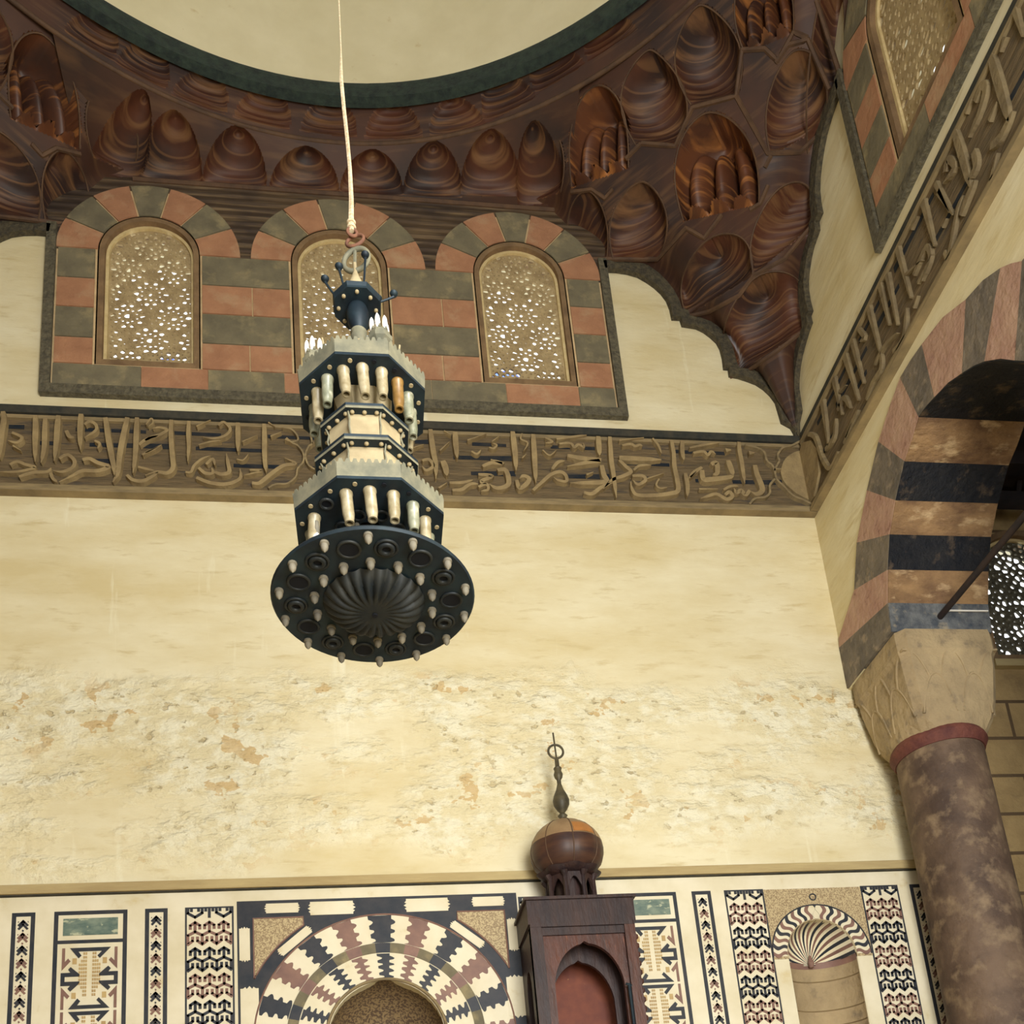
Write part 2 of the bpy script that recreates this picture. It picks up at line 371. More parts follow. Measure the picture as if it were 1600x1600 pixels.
# dome: drum and shell with open lights high above
DC = (.12, 4.12); ZR, RR = 19.6, 7.0
b = MB().use('dome')
seg = 96
rings = [(RR-.02, ZR), (RR-.02, ZR+1.2), (RR-.02, 21.9), (RR-.02, 23.5), (RR-.1, 24.3)]+[(RR*cos(radians(a)), 24.0+RR*.95*sin(radians(a))) for a in (12, 24, 36, 48, 60, 72, 84, 89.5)]
vs = [(DC[0]+r*cos(2*pi*k/seg), DC[1]+r*sin(2*pi*k/seg), z) for r, z in rings for k in range(seg)]
fs = []
for i in range(len(rings)-1):
    for k in range(seg):
        if i == 2 and k % 6 in (1, 2, 3, 4): continue
        fs.append((i*seg+k, i*seg+(k+1) % seg, (i+1)*seg+(k+1) % seg, (i+1)*seg+k))
b.add(vs, fs); struct(b.build('ceiling', smooth=True))
b = MB().use('aisle')
b.prism([(XL-.4,-3.4),(WX+1.5,-3.4),(WX+1.5,12.8),(XL-.4,12.8)], lambda u, z, d: (u, z, 19.72+d), 0, .1, holes=[[(DC[0]+(RR+.02)*cos(2*pi*k/72), DC[1]+(RR+.02)*sin(2*pi*k/72)) for k in range(72)]], back=True)
b.box(XL-.4, WX+1.5, 12.45, 12.8, 17.9, 19.8); b.box(WX+.45, WX+1.5, 6.8, 12.8, 17.9, 19.8); b.box(XL-.8, WX+1.5, 12.31, 12.5, 18.5, 18.7)
struct(b.build('ceiling_leak_slab'))  # unseen slab and boxes added to stop sky light leaking in

# ------------------------------------------------------------------ pierced windows
def clip(poly, nx, ny, c):
    out = []
    for i in range(len(poly)):
        a, b_ = poly[i], poly[(i+1) % len(poly)]; da = a[0]*nx+a[1]*ny-c; db = b_[0]*nx+b_[1]*ny-c
        if da <= 0: out.append(a)
        if (da < 0 < db) or (db < 0 < da):
            t = da/(da-db); out.append((a[0]+(b_[0]-a[0])*t, a[1]+(b_[1]-a[1])*t))
    return out
def lattice(F, uc, hw, z0, zs, style, d0, d1, mb):
    outline = archpoly(0, hw, z0, zs, 18)
    def inside(x, z, m=.03): return abs(x) < hw-m and z > z0+m and (z < zs or x*x+(z-zs)**2 < (hw-m)**2)
    pts = []; rad = []
    def put(x, z, dmin, k):
        if inside(x, z) and all((x-p[0])**2+(z-p[1])**2 > dmin*dmin for p in pts): pts.append((x, z)); rad.append(k)
    cen = []
    zc = z0+1.42
    if style == 0:
        for j in range(-4, 5):
            for i in (-2, -1, 0, 1, 2):
                if (i+j) % 2 == 0: cen.append((i*.33, zc+j*.45))
        for c in cen: put(c[0], c[1], .05, 1.0)
        for c in cen:
            for k in range(10): a = 2*pi*(k+.5)/10; put(c[0]+.125*cos(a), c[1]+.125*sin(a), .06, .58)
        for c in cen:
            for k in range(10): a = 2*pi*k/10; put(c[0]+.215*cos(a), c[1]+.215*sin(a), .075, .84)
    elif style == 1:
        for j in range(-5, 6):
            for i in (-2, -1, 0, 1, 2): cen.append((i*.3+(.15 if j % 2 else 0), zc+j*.26))
        for c in cen: put(c[0], c[1], .05, .4)
        for c in cen:
            for k in range(6): a = 2*pi*(k+.25)/6; put(c[0]+.115*cos(a), c[1]+.10*sin(a), .065, .66 if k % 2 else .45)
    rnd = random.Random(3+style)
    for _ in range(5200):
        put(rnd.uniform(-hw, hw), rnd.uniform(z0, zs+hw), .06 if style < 2 else .085, rnd.choice((.3,.36,.44)) if style < 2 else rnd.choice((.35,.55,.85)))
    n = len(pts)
    for i, (x, z) in enumerate(pts):
        poly = outline
        nb = sorted(((px-x)**2+(pz-z)**2, px, pz) for j, (px, pz) in enumerate(pts) if j != i and abs(px-x) < .4 and abs(pz-z) < .4)[:16]
        for d2, px, pz in nb:
            nx, ny = px-x, pz-z; poly = clip(poly, nx, ny, nx*(px+x)/2+ny*(pz+z)/2)
            if len(poly) < 3: break
        if len(poly) < 3: continue
        # refine polygon so the hole is rounded
        ref = []
        for q in range(len(poly)):
            a, c = poly[q], poly[(q+1) % len(poly)]; ref.append(a); ref.append(((a[0]+c[0])/2, (a[1]+c[1])/2))
        gx = sum(p[0] for p in ref)/len(ref); gz = sum(p[1] for p in ref)/len(ref); k = rad[i]
        dm = sum(sqrt((p[0]-gx)**2+(p[1]-gz)**2) for p in ref)/len(ref)
        hol = []
        for p in ref:
            dx, dz = p[0]-gx, p[1]-gz; L = max(1e-5, sqrt(dx*dx+dz*dz)); rr = min(L*.86, (L*.35+dm*.65)*k); hol.append((gx+dx/L*rr, gz+dz/L*rr))
        m_ = len(ref); v = [F(uc+p[0], p[1], d1) for p in ref]+[F(uc+p[0], p[1], d1) for p in hol]+[F(uc+p[0], p[1], d0) for p in hol]
        f = []
        for q in range(m_):
            r = (q+1) % m_; f += [(q, r, m_+r, m_+q), (m_+q, m_+r, 2*m_+r, 2*m_+q)]
        mb.add(v, f)

def window(idx, F, uc, style, label, tunnel=.5, smat='stucco', blue=True, hw=.62, z0=None, zs=None):
    z0 = WZ0+.1 if z0 is None else z0; zs = WZS if zs is None else zs
    e = thing('window_%d' % idx, label, 'window', F(uc, z0, 0)); e['kind'] = 'structure'
    b = MB().use('frame')
    ho = hw+.1
    b.prism(archpoly(uc, ho+.03, z0-.1, zs), F, -.3, .03 if tunnel else .01, holes=[archpoly(uc, hw+.03, z0-.0, zs)])
    b.build('window_frame', e)
    b = MB().use('cream_edge'); b.prism(archpoly(uc, hw+.03, z0-.02, zs), F, -.13, -.05, holes=[archpoly(uc, hw-.015, z0+.02, zs)]); b.build('frame_edge', e)
    b = MB().use(smat); lattice(F, uc, hw-.012, z0+.02, zs, style, -.125, -.09, b); b.build('pierced_screen', e)
    b = MB().use('dome')      # deep reveal behind the screen
    pl = archpoly(uc, hw+.08, z0-.08, zs, 20); n = len(pl)
    b.add([F(p[0], p[1], -.28) for p in pl]+[F(p[0], p[1], -.28-tunnel) for p in pl], [(i, (i+1) % n, n+(i+1) % n, n+i) for i in range(n)])
    b.build('window_reveal', e)
    if blue:
        b = MB().use('bluehalo')  # made-up panes, tint the sky for blue halos in the holes
        for (bx, bz, w, h) in blue:
            b.prism(arc(uc+bx, z0+bz, w, 0, 345, 23), lambda u, z, d: F(u, z0+bz+(z-z0-bz)*h/w, d), -.20, -.185)
        b.build('blue_halo_pane', e)
    return e
window(1, FB, WIN_U[0], 0, 'left pierced stucco window with starry holes in the striped wall panel', blue=[(.25,.2,.2,.11),(-.02,.03,.07,.05),(.52,.03,.06,.05)])
window(2, FB, WIN_U[1], 1, 'middle pierced window behind the top of the chandelier', blue=None)
window(3, FB, WIN_U[2], 0, 'right pierced stucco window with blue glowing holes at its lower left', blue=[(-.34,.18,.24,.2),(.1,.05,.12,.05)])
window(4, FR, WIN_U[0], 2, 'pierced window high on the right wall, cut by the top of the photo', blue=None)
w5 = window(5, FW, 10.62, 2, 'pierced window seen through the striped arch', blue=None, hw=.78, z0=10.1, zs=11.5, smat='carved', tunnel=.2)  # darker stone colour on this screen paints in the aisle's shade

# ------------------------------------------------------------------ striped window surround
def panel(F, label, grp=None):
    e = thing('striped_window_surround', label, 'stone panel', F(0, 14.3, 0))
    R = random.Random(5)
    b = MB().use('mortar')
    out = [(-4.2, 14.45), (4.2, 14.45), (4.2, 17.08)]+[p for u in (2.86, 0, -2.86) for p in arc(u, 17.08, 1.36, 0, 180, 18)]+[(-4.2, 17.08)]
    b.prism(out, F, 0, .03, holes=[archpoly(u, .73, 14.98-.08, 17.08) for u in WIN_U]); b.build('mortar_bed', e)
    red, grey = MB().use('red'), MB().use('grey')
    rows = [(14.88,15.37,'r'),(15.37,15.94,'g'),(15.94,16.50,'r'),(16.50,17.08,'g')]
    segs = [(-4.18,-3.63),(-2.09,-.77),(.77,2.09),(3.63,4.18)]
    g = .011
    for z0, z1, c in rows:
        for a, d in segs:
            cut = [a, d] if (d-a < 1 or c == 'g') else [a, (a+d)/2+R.uniform(-.15,.15), d]
            for p, q in zip(cut, cut[1:]):
                (red if c == 'r' else grey).box(0,0,0,0,0,0) if False else (red if c == 'r' else grey).prism([(p+g, z0+g), (q-g, z0+g), (q-g, z1-g), (p+g, z1-g)], F, 0, .05)
    cuts = [-4.18,-2.95,-2.0,-.9,.3,1.3,2.45,3.6,4.18]
    for i, (p, q) in enumerate(zip(cuts, cuts[1:])):
        (red if i in (1,3,6) else grey).prism([(p+g*.4, 14.46), (q-g*.4, 14.46), (q-g*.4, 14.87), (p+g*.4, 14.87)], F, 0, .05)
    for u in WIN_U:
        for k in range(7):
            a0, a1 = 180-k*180/7, 180-(k+1)*180/7
            pl = arc(u, 17.08, 1.35, a0-.6, a1+.6, 6)+arc(u, 17.08, .745, a1+1, a0-1, 6)
            if F is FB: pl = [(max(-4.2, min(4.2, p[0])), p[1]) for p in pl]
            (red if k % 2 == 0 else grey).prism(pl, F, 0, .05)
    red.build('red_stone_course', e); grey.build('grey_stone_course', e)
    b = MB().use('carved')
    b.prism([(-4.34, 14.3), (4.34, 14.3), (4.34, 17.52), (4.2, 17.52), (4.2, 14.46), (-4.2, 14.46), (-4.2, 17.52), (-4.34, 17.52)], F, 0, .09)
    b.build('carved_border', e)
    return e
panel(FB, 'striped red and grey stone panel around the three pierced windows of the back wall')
panel(FR, 'striped red and grey stone panel on the right wall beside the inscription, cut by the photo top')

# ------------------------------------------------------------------ muqarnas: pendentives
def cc_(s, z):
    c_s, c_p = cs(z), cp(z)
    e = min(s, 1-s); k = .44 if z < 15.4 else (.36 if z < 17.2 else max(.18, .36-(z-17.2)*.3))
    w = min(1., e/k); w = w*w*(3-2*w)
    return c_s+(c_p-c_s)*w
def surf(s, z, mir):
    c = cc_(s, z)
    a, b_ = c*(1-s), c*s                     # a from the right wall, b from the back wall
    return Vector((WX-a, 12-b_, z))
# niches: (base left px, base right px, apex px, depth, width bulge, lobes)
CELLS = [((1142,588),(1262,512),(1183,432),.42,1.12,0),
 ((1072,492),(1176,430),(1110,372),.38,1.08,0), ((1178,428),(1272,348),(1216,296),.38,1.08,0),
 ((958,404),(1030,404),(1003,284),.38,1.3,0), ((888,400),(948,408),(918,298),.30,1.1,0),
 ((1068,345),(1186,318),(1105,176),.55,1.12,3), ((1204,243),(1290,192),(1240,80),.42,1.15,0),
 ((893,292),(982,262),(930,134),.55,1.05,3), ((993,226),(1060,226),(1016,78),.45,1.62,1),
 ((1080,164),(1152,150),(1094,8),.45,1.5,1), ((1163,82),(1240,50),(1180,-70),.5,1.2,3),
 ((1262,240),(1318,110),(1290,-30),.4,1.1,1), ((822,314),(876,300),(842,186),.40,1.35,0), ((1275,330),(1305,250),(1292,240),.1,1,0)]
def cellinfo(p):
    for i, (bl, br, ap, D, bul, lob) in enumerate(CELLS):
        mx, my = (bl[0]+br[0])/2, (bl[1]+br[1])/2
        ux, uy = (br[0]-bl[0])/2, (br[1]-bl[1])/2; vx, vy = ap[0]-mx, ap[1]-my
        det = ux*vy-uy*vx
        qx, qy = p[0]-mx, p[1]-my
        u = (qx*vy-qy*vx)/det; v = (ux*qy-uy*qx)/det
        if 0 <= v <= 1:
            w = (1-v**3.2)**.55*(1+(bul-1)*4*v*(1-v))
            if w > 1e-3 and abs(u) < w: return i, u/w, v
    return -1, 0, 0
HN = Vector((1, 1, 0)).normalized()
def pend(mir):
    lab = 'dark wooden muqarnas pendentive filling the %s corner below the dome' % ('upper left' if mir else 'right')
    e = thing('muqarnas_pendentive', lab, 'pendentive', (2*CX-WX+.6 if mir else WX-.6, 11.4, 14.3))
    NS, NZ = 230, 330; zt = 19.05
    V = []; ids = []; mx = (lambda P: Vector((2*CX-P.x, P.y, P.z))) if mir else (lambda P: P)
    for j in range(NZ+1):
        z = 14.0+(zt-14.0)*j/NZ
        for i in range(NS+1):
            s = i/NS; P = surf(s, z, 0); c, u, v = cellinfo(proj(P)); d = 0
            if c >= 0:
                D, lob = CELLS[c][3], CELLS[c][5]
                d = D*sin(pi/2*min(1, v/.55+.02))*sqrt(max(0, 1-u*u))
                if lob == 3:
                    d = D*1.15*max(0, 1-u*u)**.35*min(1, v/.06)
                    for uc in (-.56, 0, .56):
                        q_ = (u-uc)/(.30-.10*v)
                        if abs(q_) < 1 and v < .86: d -= (D*.85 if uc else D*1.0)*sqrt(1-q_*q_)*min(1, v/.03)*(1-(v/.86)**2.5)**.5
                elif lob == 1: d += .06*(1-abs(u))*0
            P = P+HN*d; V.append(P); ids.append(c)
    groups = {}
    for j in range(NZ):
        for i in range(NS):
            q = (j*(NS+1)+i, j*(NS+1)+i+1, (j+1)*(NS+1)+i+1, (j+1)*(NS+1)+i)
            t = [ids[k] for k in q]; c = max(t) if min(t) < 0 else t[0]
            groups.setdefault(c, []).append(q)
    for c, fs in groups.items():
        if c == 13: c = -1
        used = {}; vs = []; ff = []
        for q in fs:
            for k in q:
                if k not in used: used[k] = len(vs); vs.append(mx(V[k]))
            ff.append(tuple(used[k] for k in q))
        lob = CELLS[c][5] if c >= 0 else 0
        b = MB().use('wood_hi' if lob == 3 else ('wood' if c >= 0 else 'wood_flat')); b.add(vs, ff)
        o = b.build('pendentive_facet' if c < 0 else ('ribbed_niche' if lob == 3 else 'niche'), e, smooth=True)
    # ribs along the lower edge of every niche and round its hood
    def over(P):
        if P.z <= 14.02: return 1
        a = WX-P.x; b_ = 12-P.y
        if a < 0 or b_ < 0: return -1
        return a+b_-cc_(b_/(a+b_+1e-6), P.z)
    def onsurf(px, py):
        d = ray(px, py); t0, t1 = 4., 22.; best = None
        prev = None; t = 6.
        while t < 24:
            P = EYE+d*t
            f_ = over(P)
            if f_ < 0: break
            t += .05
        lo, hi = t-.05, t
        for _ in range(12):
            m_ = (lo+hi)/2; P = EYE+d*m_
            if over(P) < 0: hi = m_
            else: lo = m_
        P = EYE+d*lo; return mx(P)
    rb = MB().use('rib')
    lines = [[(1140,590),(1165,582),(1215,548),(1262,512)],[(1062,498),(1110,486),(1155,462),(1178,430),(1225,405),(1272,348)],
             [(920,405),(1028,405),(1072,356),(1100,372),(1128,335)],[(1172,328),(1188,318),(1200,290)],
             [(893,300),(925,296),(945,310),(958,295)],[(1002,224),(1055,228),(1082,168),(1120,158),(1150,150),(1160,75)],
             [(978,248),(1002,224)],[(1160,78),(1195,76),(1215,95),(1240,50),(1262,60)],[(1150,150),(1200,240),(1250,238),(1285,205)],[(1205,243),(1195,262)],
             [(1275,0),(1310,110),(1318,130)],[(1212,98),(1232,70),(1262,62),(1296,140)]]
    for l in lines:
        pts = []
        for a, c in zip(l, l[1:]):
            for k in range(5): pts.append(onsurf(a[0]+(c[0]-a[0])*k/5, a[1]+(c[1]-a[1])*k/5))
        pts.append(onsurf(*l[-1])); rb.tube(pts, .035, 6)
    rb.build('moulded_rib', e, smooth=True)
    hb = MB().use('wood_hi')
    for (bl, br, ap, D, bul, lob) in CELLS[:-1]:
        mxx, myy = (bl[0]+br[0])/2, (bl[1]+br[1])/2; ux, uy = (br[0]-bl[0])/2, (br[1]-bl[1])/2; vx, vy = ap[0]-mxx, ap[1]-myy
        pts = []
        for sg in (-1, 1):
            r = []
            for k in range(15):
                v = sin(pi/2*k/14) if k < 14 else .999; w = (1-min(.9995, v)**3.2)**.55*(1+(bul-1)*4*v*(1-v)); r.append(onsurf(mxx+ux*w*sg+vx*v, myy+uy*w*sg+vy*v))
            pts += r if sg < 0 else list(reversed(r))
        hb.tube(pts, .014, 5)
    hb.mats = [M['rib']]; hb.build('niche_rim', e, smooth=True)
    # carved scalloped moulding along both walls
    tb = MB().use('trimrib')
    inn = [bk(*p) for p in SCIN]; inn[0] = (4.42, inn[0][1]); inn[-1] = (WX-.02, 13.98)
    ring_ = [(WX-c, z) for c, z in SC_C]+list(reversed(inn))
    if mir: tb.prism([(2*CX-p[0], p[1]) for p in ring_], FW, -.05, .09)
    else:
        tb.prism(ring_, FW, -.05, .09); tb.prism([(12-(WX-p[0]), p[1]) for p in ring_], FY, -.05, .09)
    tb.build('scalloped_moulding', e)
    return e
pend(False); pend(True)

# tiers of arched niches below the ring
def circ(c, r, z, a): return Vector((c[0]+r*sin(a), c[1]+r*cos(a), z))
C1, R1, Z1 = (.14, 4.37), 7.11, 18.98
cor = thing('muqarnas_cornice', 'two rows of carved wooden arched niches curving between dome ring and back wall', 'cornice', (CX, 11.6, 18.5))
TA = [(145,45),(225,92),(315,135),(412,163),(515,180),(615,186),(713,180),(792,145),(868,98),(950,45)]
TB = [(172,255,118),(262,283,55),(365,291,52),(475,300,56),(580,303,50),(677,308,46),(768,310,52),(852,305,50)]
def tier(fn, na, nt, cells, half, name, z_lo):
    V = []; ids = []
    for j in range(nt+1):
        for i in range(na+1):
            P, n = fn(i/na, j/nt); q = proj(P); d = 0; cid = -1
            for ci, c in enumerate(cells):
                x0, y0, w = c[0], c[1], c[2]; h = c[3]
                ang = c[4]
                dx, dy = q[0]-x0, q[1]-y0
                u = (dx*cos(ang)+dy*sin(ang))/w; v = (dx*sin(ang)-dy*cos(ang))/h
                if 0 <= v <= 1 and abs(u) < (1-v**2)**.6:
                    ww = (1-v**2)**.6; cid = ci; d = half*sqrt(max(0, 1-(u/ww)**2))*sin(pi/2*min(1, v/.5+.08)); break
            V.append(P+n*d); ids.append(cid)
    gr = {}
    for j in range(nt):
        for i in range(na):
            q = (j*(na+1)+i, j*(na+1)+i+1, (j+1)*(na+1)+i+1, (j+1)*(na+1)+i); t = [ids[k] for k in q]; gr.setdefault(max(t) if min(t) < 0 else t[0], []).append(q)
    for c, fs in gr.items():
        used = {}; vs = []; ff = []
        for q in fs:
            for k in q:
                if k not in used: used[k] = len(vs); vs.append(V[k])
            ff.append(tuple(used[k] for k in q))
        b = MB().use('wood' if c >= 0 else 'wood_flat'); b.add(vs, ff); b.build(name if c < 0 else 'arched_niche', cor, smooth=True)
def fa(s, t):
    a = radians(-75+150*s); P0 = circ(DC, RR+.02, ZR-.05, a); P1 = circ(C1, R1, Z1, a); P = P0+(P1-P0)*t
    return P, Vector((sin(a), cos(a), .5)).normalized()
cellsA = []
for i, (x, y) in enumerate(TA):
    x0, y0 = TA[max(0, i-1)]; x1, y1 = TA[min(len(TA)-1, i+1)]; ang = math.atan2(y1-y0, x1-x0)
    cellsA.append((x-14*sin(ang), y+30*cos(ang), 43, 58, ang))
tier(fa, 520, 36, cellsA, .08, 'niche_tier', 0)
ZB = 18.56
def fb(s, t):
    x = -3.72+7.6*s; a = math.asin((x-C1[0])/R1); P0 = circ(C1, R1-.02, Z1-.04, a); P1 = Vector((x, 12.02, ZB)); P = P0+(P1-P0)*t
    return P, Vector((0, 1, .6)).normalized()
cellsB = [(176,272,42,140,.35),(850,318,40,130,-.12),(265,284,50,112,.05),(366,292,50,96,.04),(475,300,54,72,.04),(580,303,49,70,.04),(676,306,46,86,.04),(766,306,48,104,.03)]
tier(fb, 460, 90, cellsB, .17, 'lower_niche_tier', 0)
b = MB().use('rib')
b.tube([circ(C1, R1, Z1-.02, radians(-72+144*k/90)) for k in range(91)], .035, 8)
b.tube([Vector((-3.0+6.7*k/20, 11.97, ZB)) for k in range(21)], .05, 6)
b.build('moulded_rib', cor, smooth=True)
b = MB().use('plank')
zz = [(-4.2,17.1),(4.2,17.1),(4.2,18.6),(-4.2,18.6)]
zz = [(-4.5,18.6),(-4.5,17.45),(-4.2,17.45),(-4.2,17.06)]+[p for u in WIN_U for p in arc(u, 17.06, 1.3, 180, 0, 18)]+[(4.2,17.06),(4.2,17.45),(4.5,17.45),(4.5,18.6)]
b.prism(zz, FB, -.02, .034)
b.build('spandrel_planks', cor)
ring = MB().use('ringgreen')
vs = []; sg = 160
prof = [(RR+.05, ZR+.06), (RR-.03, ZR+.06), (RR-.05, ZR-.02), (RR-.05, ZR-.26), (RR+.08, ZR-.30)]
for r, z in prof:
    for k in range(sg): a = 2*pi*k/sg; vs.append((DC[0]+r*sin(a), DC[1]+r*cos(a), z))
ring.add(vs, [(i*sg+k, i*sg+(k+1) % sg, (i+1)*sg+(k+1) % sg, (i+1)*sg+k) for i in range(len(prof)-1) for k in range(sg)])
tag(ring.build('dome_ring', smooth=True), 'dark green carved ring at the foot of the cream dome', 'ring')

# ------------------------------------------------------------------ inscription bands
def smooth_pts(p, n=5):
    if len(p) < 3: return p
    out = []
    for i in range(len(p)-1):
        a = p[max(0, i-1)]; b_ = p[i]; c = p[i+1]; d = p[min(len(p)-1, i+2)]
        for k in range(n):
            t = k/n
            out.append(tuple(.5*((2*b_[q])+(-a[q]+c[q])*t+(2*a[q]-5*b_[q]+4*c[q]-d[q])*t*t+(-a[q]+3*b_[q]-3*c[q]+d[q])*t**3) for q in (0, 1)))
    out.append(p[-1]); return out
def stroke(mb, pts, w, F, d0, d1, conv, taper=True):
    pts = smooth_pts(pts); P = [conv(*p) for p in pts]; n = len(P)
    c = conv(*pts[n//2]); c2 = conv(pts[n//2][0]+w/2, pts[n//2][1]+w/2*.2); hw = sqrt((c[0]-c2[0])**2+(c[1]-c2[1])**2)
    hw = min(hw, w*SCW[0])
    L, R = [], []
    for i in range(n):
        a = P[max(0, i-1)]; b_ = P[min(n-1, i+1)]; tx, tz = b_[0]-a[0], b_[1]-a[1]; l = max(1e-6, sqrt(tx*tx+tz*tz)); tx /= l; tz /= l
        t = i/(n-1) if n > 1 else 0; k = (.62+.55*sin(pi*min(1, .15+t*.85))) if taper else 1
        if taper and t > .85: k *= max(.35, (1-t)/.15)
        L.append((P[i][0]-tz*hw*k, P[i][1]+tx*hw*k)); R.append((P[i][0]+tz*hw*k, P[i][1]-tx*hw*k))
    vs = []; 
    for i in range(n): vs += [F(L[i][0], L[i][1], d0), F(L[i][0]*.85+P[i][0]*.15, L[i][1]*.85+P[i][1]*.15, d1), F(R[i][0]*.85+P[i][0]*.15, R[i][1]*.85+P[i][1]*.15, d1), F(R[i][0], R[i][1], d0)]
    fs = [(0,1,2,3), tuple((n-1)*4+k for k in (3,2,1,0))]
    for i in range(n-1):
        for k in range(3): fs.append((i*4+k, i*4+k+1, i*4+4+k+1, i*4+4+k))
    mb.add(vs, fs)
SCW = [1.]
K1 = [(36,(750,115),(760,200),(770,300),(775,400)),(30,(780,470),(800,530),(850,500),(870,460),(830,440),(800,460)),(34,(900,135),(905,220),(910,300),(915,400),(920,490)),
(34,(1375,150),(1380,220),(1385,290)),(34,(1400,360),(1415,430),(1430,480),(1300,490),(1170,490)),
(32,(1150,290),(1250,310),(1390,325),(1300,340),(1150,370)),(26,(1270,560),(1330,570),(1400,520),(1480,490)),(22,(1040,390),(1080,340),(1130,330)),
(24,(900,545),(960,490),(1030,430),(1100,410),(1140,440),(1140,480),(1080,470),(1050,450)),(10,(970,250),(1020,290),(1070,250)),(16,(1070,170),(1180,155),(1290,140)),
(18,(1090,205),(1170,200),(1200,230),(1230,210),(1270,230),(1265,200)),(12,(820,130),(810,170),(860,200),(830,260)),(16,(990,160),(1040,190),(990,200)),
(36,(330,120),(335,200),(345,310)),(34,(150,100),(160,180),(175,280),(190,360),(190,460)),(40,(240,330),(260,380),(270,440)),(22,(90,330),(140,320),(170,370),(120,400),(90,370)),
(26,(530,370),(600,345),(680,350),(590,320)),(26,(500,430),(600,440),(520,480),(560,500)),(32,(640,400),(700,400),(720,500),(640,530),(580,500)),
(24,(310,545),(380,540),(440,500),(500,500)),(20,(500,520),(560,500),(570,540),(520,550)),(22,(290,490),(380,490),(460,470)),(18,(210,530),(270,490)),
(12,(420,180),(560,130)),(14,(220,255),(290,190)),(12,(10,240),(100,210)),(14,(450,260),(490,280),(520,250)),(12,(580,230),(610,240),(635,215),(600,200)),(12,(600,190),(650,150)),
(14,(820,310),(850,280)),(16,(1290,430),(1340,410)),(12,(250,110),(300,140))]
K2 = [(34,(1045,295),(1060,360),(1085,420),(1095,470),(1060,495),(1020,480)),(26,(1010,470),(980,500),(950,470),(920,485),(900,455)),(16,(830,465),(880,440),(930,440)),
(26,(935,135),(940,200),(955,280),(965,350),(975,420)),(36,(1005,210),(1042,210)),(36,(845,192),(880,190)),(34,(860,262),(880,320),(895,365)),(30,(745,290),(780,280),(785,350),(755,360)),
(34,(680,330),(690,390),(740,395),(860,380),(900,370)),(22,(680,310),(620,350),(590,390)),(24,(840,500),(870,480),(890,510),(850,530),(780,495),(720,510),(670,525)),
(14,(660,460),(790,460)),(14,(595,175),(700,155),(800,140)),(18,(620,210),(690,200),(720,225),(745,200),(775,220)),(28,(470,125),(485,210),(490,300),(510,400),(515,470),(470,490),(350,505),(230,500),(195,450),(190,410)),
(26,(545,125),(545,200),(555,260)),(26,(565,350),(580,430),(580,510)),(16,(600,380),(640,340)),(34,(110,245),(200,250),(400,258)),(24,(110,260),(150,300),(190,340),(140,370),(60,400),(0,460)),
(16,(210,330),(250,300),(330,295)),(22,(200,370),(270,370),(290,400),(240,430),(205,400)),(12,(300,390),(420,350)),(12,(385,390),(365,430),(390,455),(440,450)),
(28,(45,100),(50,180),(55,260),(70,360),(80,440),(90,520)),(14,(110,125),(280,105)),(18,(130,160),(190,150),(220,165),(250,155),(270,165)),(14,(340,110),(380,160),(400,215)),(12,(1190,320),(1230,320))]
K2B = [(12,(1440,560),(1380,530),(1310,500),(1250,440),(1200,390),(1185,330),(1200,290),(1215,260),(1205,220),(1240,170),(1300,155),(1350,130),(1400,105),(1450,70)),
(12,(980,150),(1060,170),(1110,200),(1130,260),(1165,290),(1185,330)),(12,(1185,385),(1150,430),(1150,480),(1120,510),(1050,520),(1010,560))]
K3 = [(50,(60,90),(70,180),(50,300),(40,420),(30,550)),(50,(380,130),(385,250),(380,400),(380,590)),(46,(480,160),(475,300),(470,450),(440,600)),(50,(610,130),(600,250),(590,400),(570,580)),
(50,(835,115),(830,200),(825,320),(830,470)),(50,(1075,150),(1090,240),(1110,380),(1140,540),(1160,640),(1170,740)),(50,(1295,150),(1270,260),(1240,400),(1215,560),(1200,700),(1150,790)),
(46,(1390,150),(1385,260),(1380,400),(1370,560),(1350,700)),(30,(870,220),(920,190),(980,220),(980,280),(870,350)),(30,(150,300),(250,350),(200,400),(110,380)),(24,(160,430),(240,480)),
(30,(130,620),(200,590),(290,620),(380,650),(200,690),(0,690)),(34,(620,560),(700,520),(770,580),(750,650),(650,690),(560,680)),(40,(850,570),(920,560),(1000,600),(1110,640),(1000,680),(850,680),(750,730),(620,790)),
(32,(220,740),(350,700),(500,690),(540,650)),(30,(530,700),(560,760),(600,790)),(24,(970,380),(1020,410),(1000,460)),(28,(1410,420),(1480,370),(1600,330)),(24,(1440,520),(1600,440)),
(34,(1290,720),(1350,770),(1450,780),(1550,730),(1600,690)),(24,(1400,640),(1480,660),(1560,680)),(16,(1480,220),(1530,160),(1550,200),(1500,240)),(36,(690,280),(720,340),(770,350))]
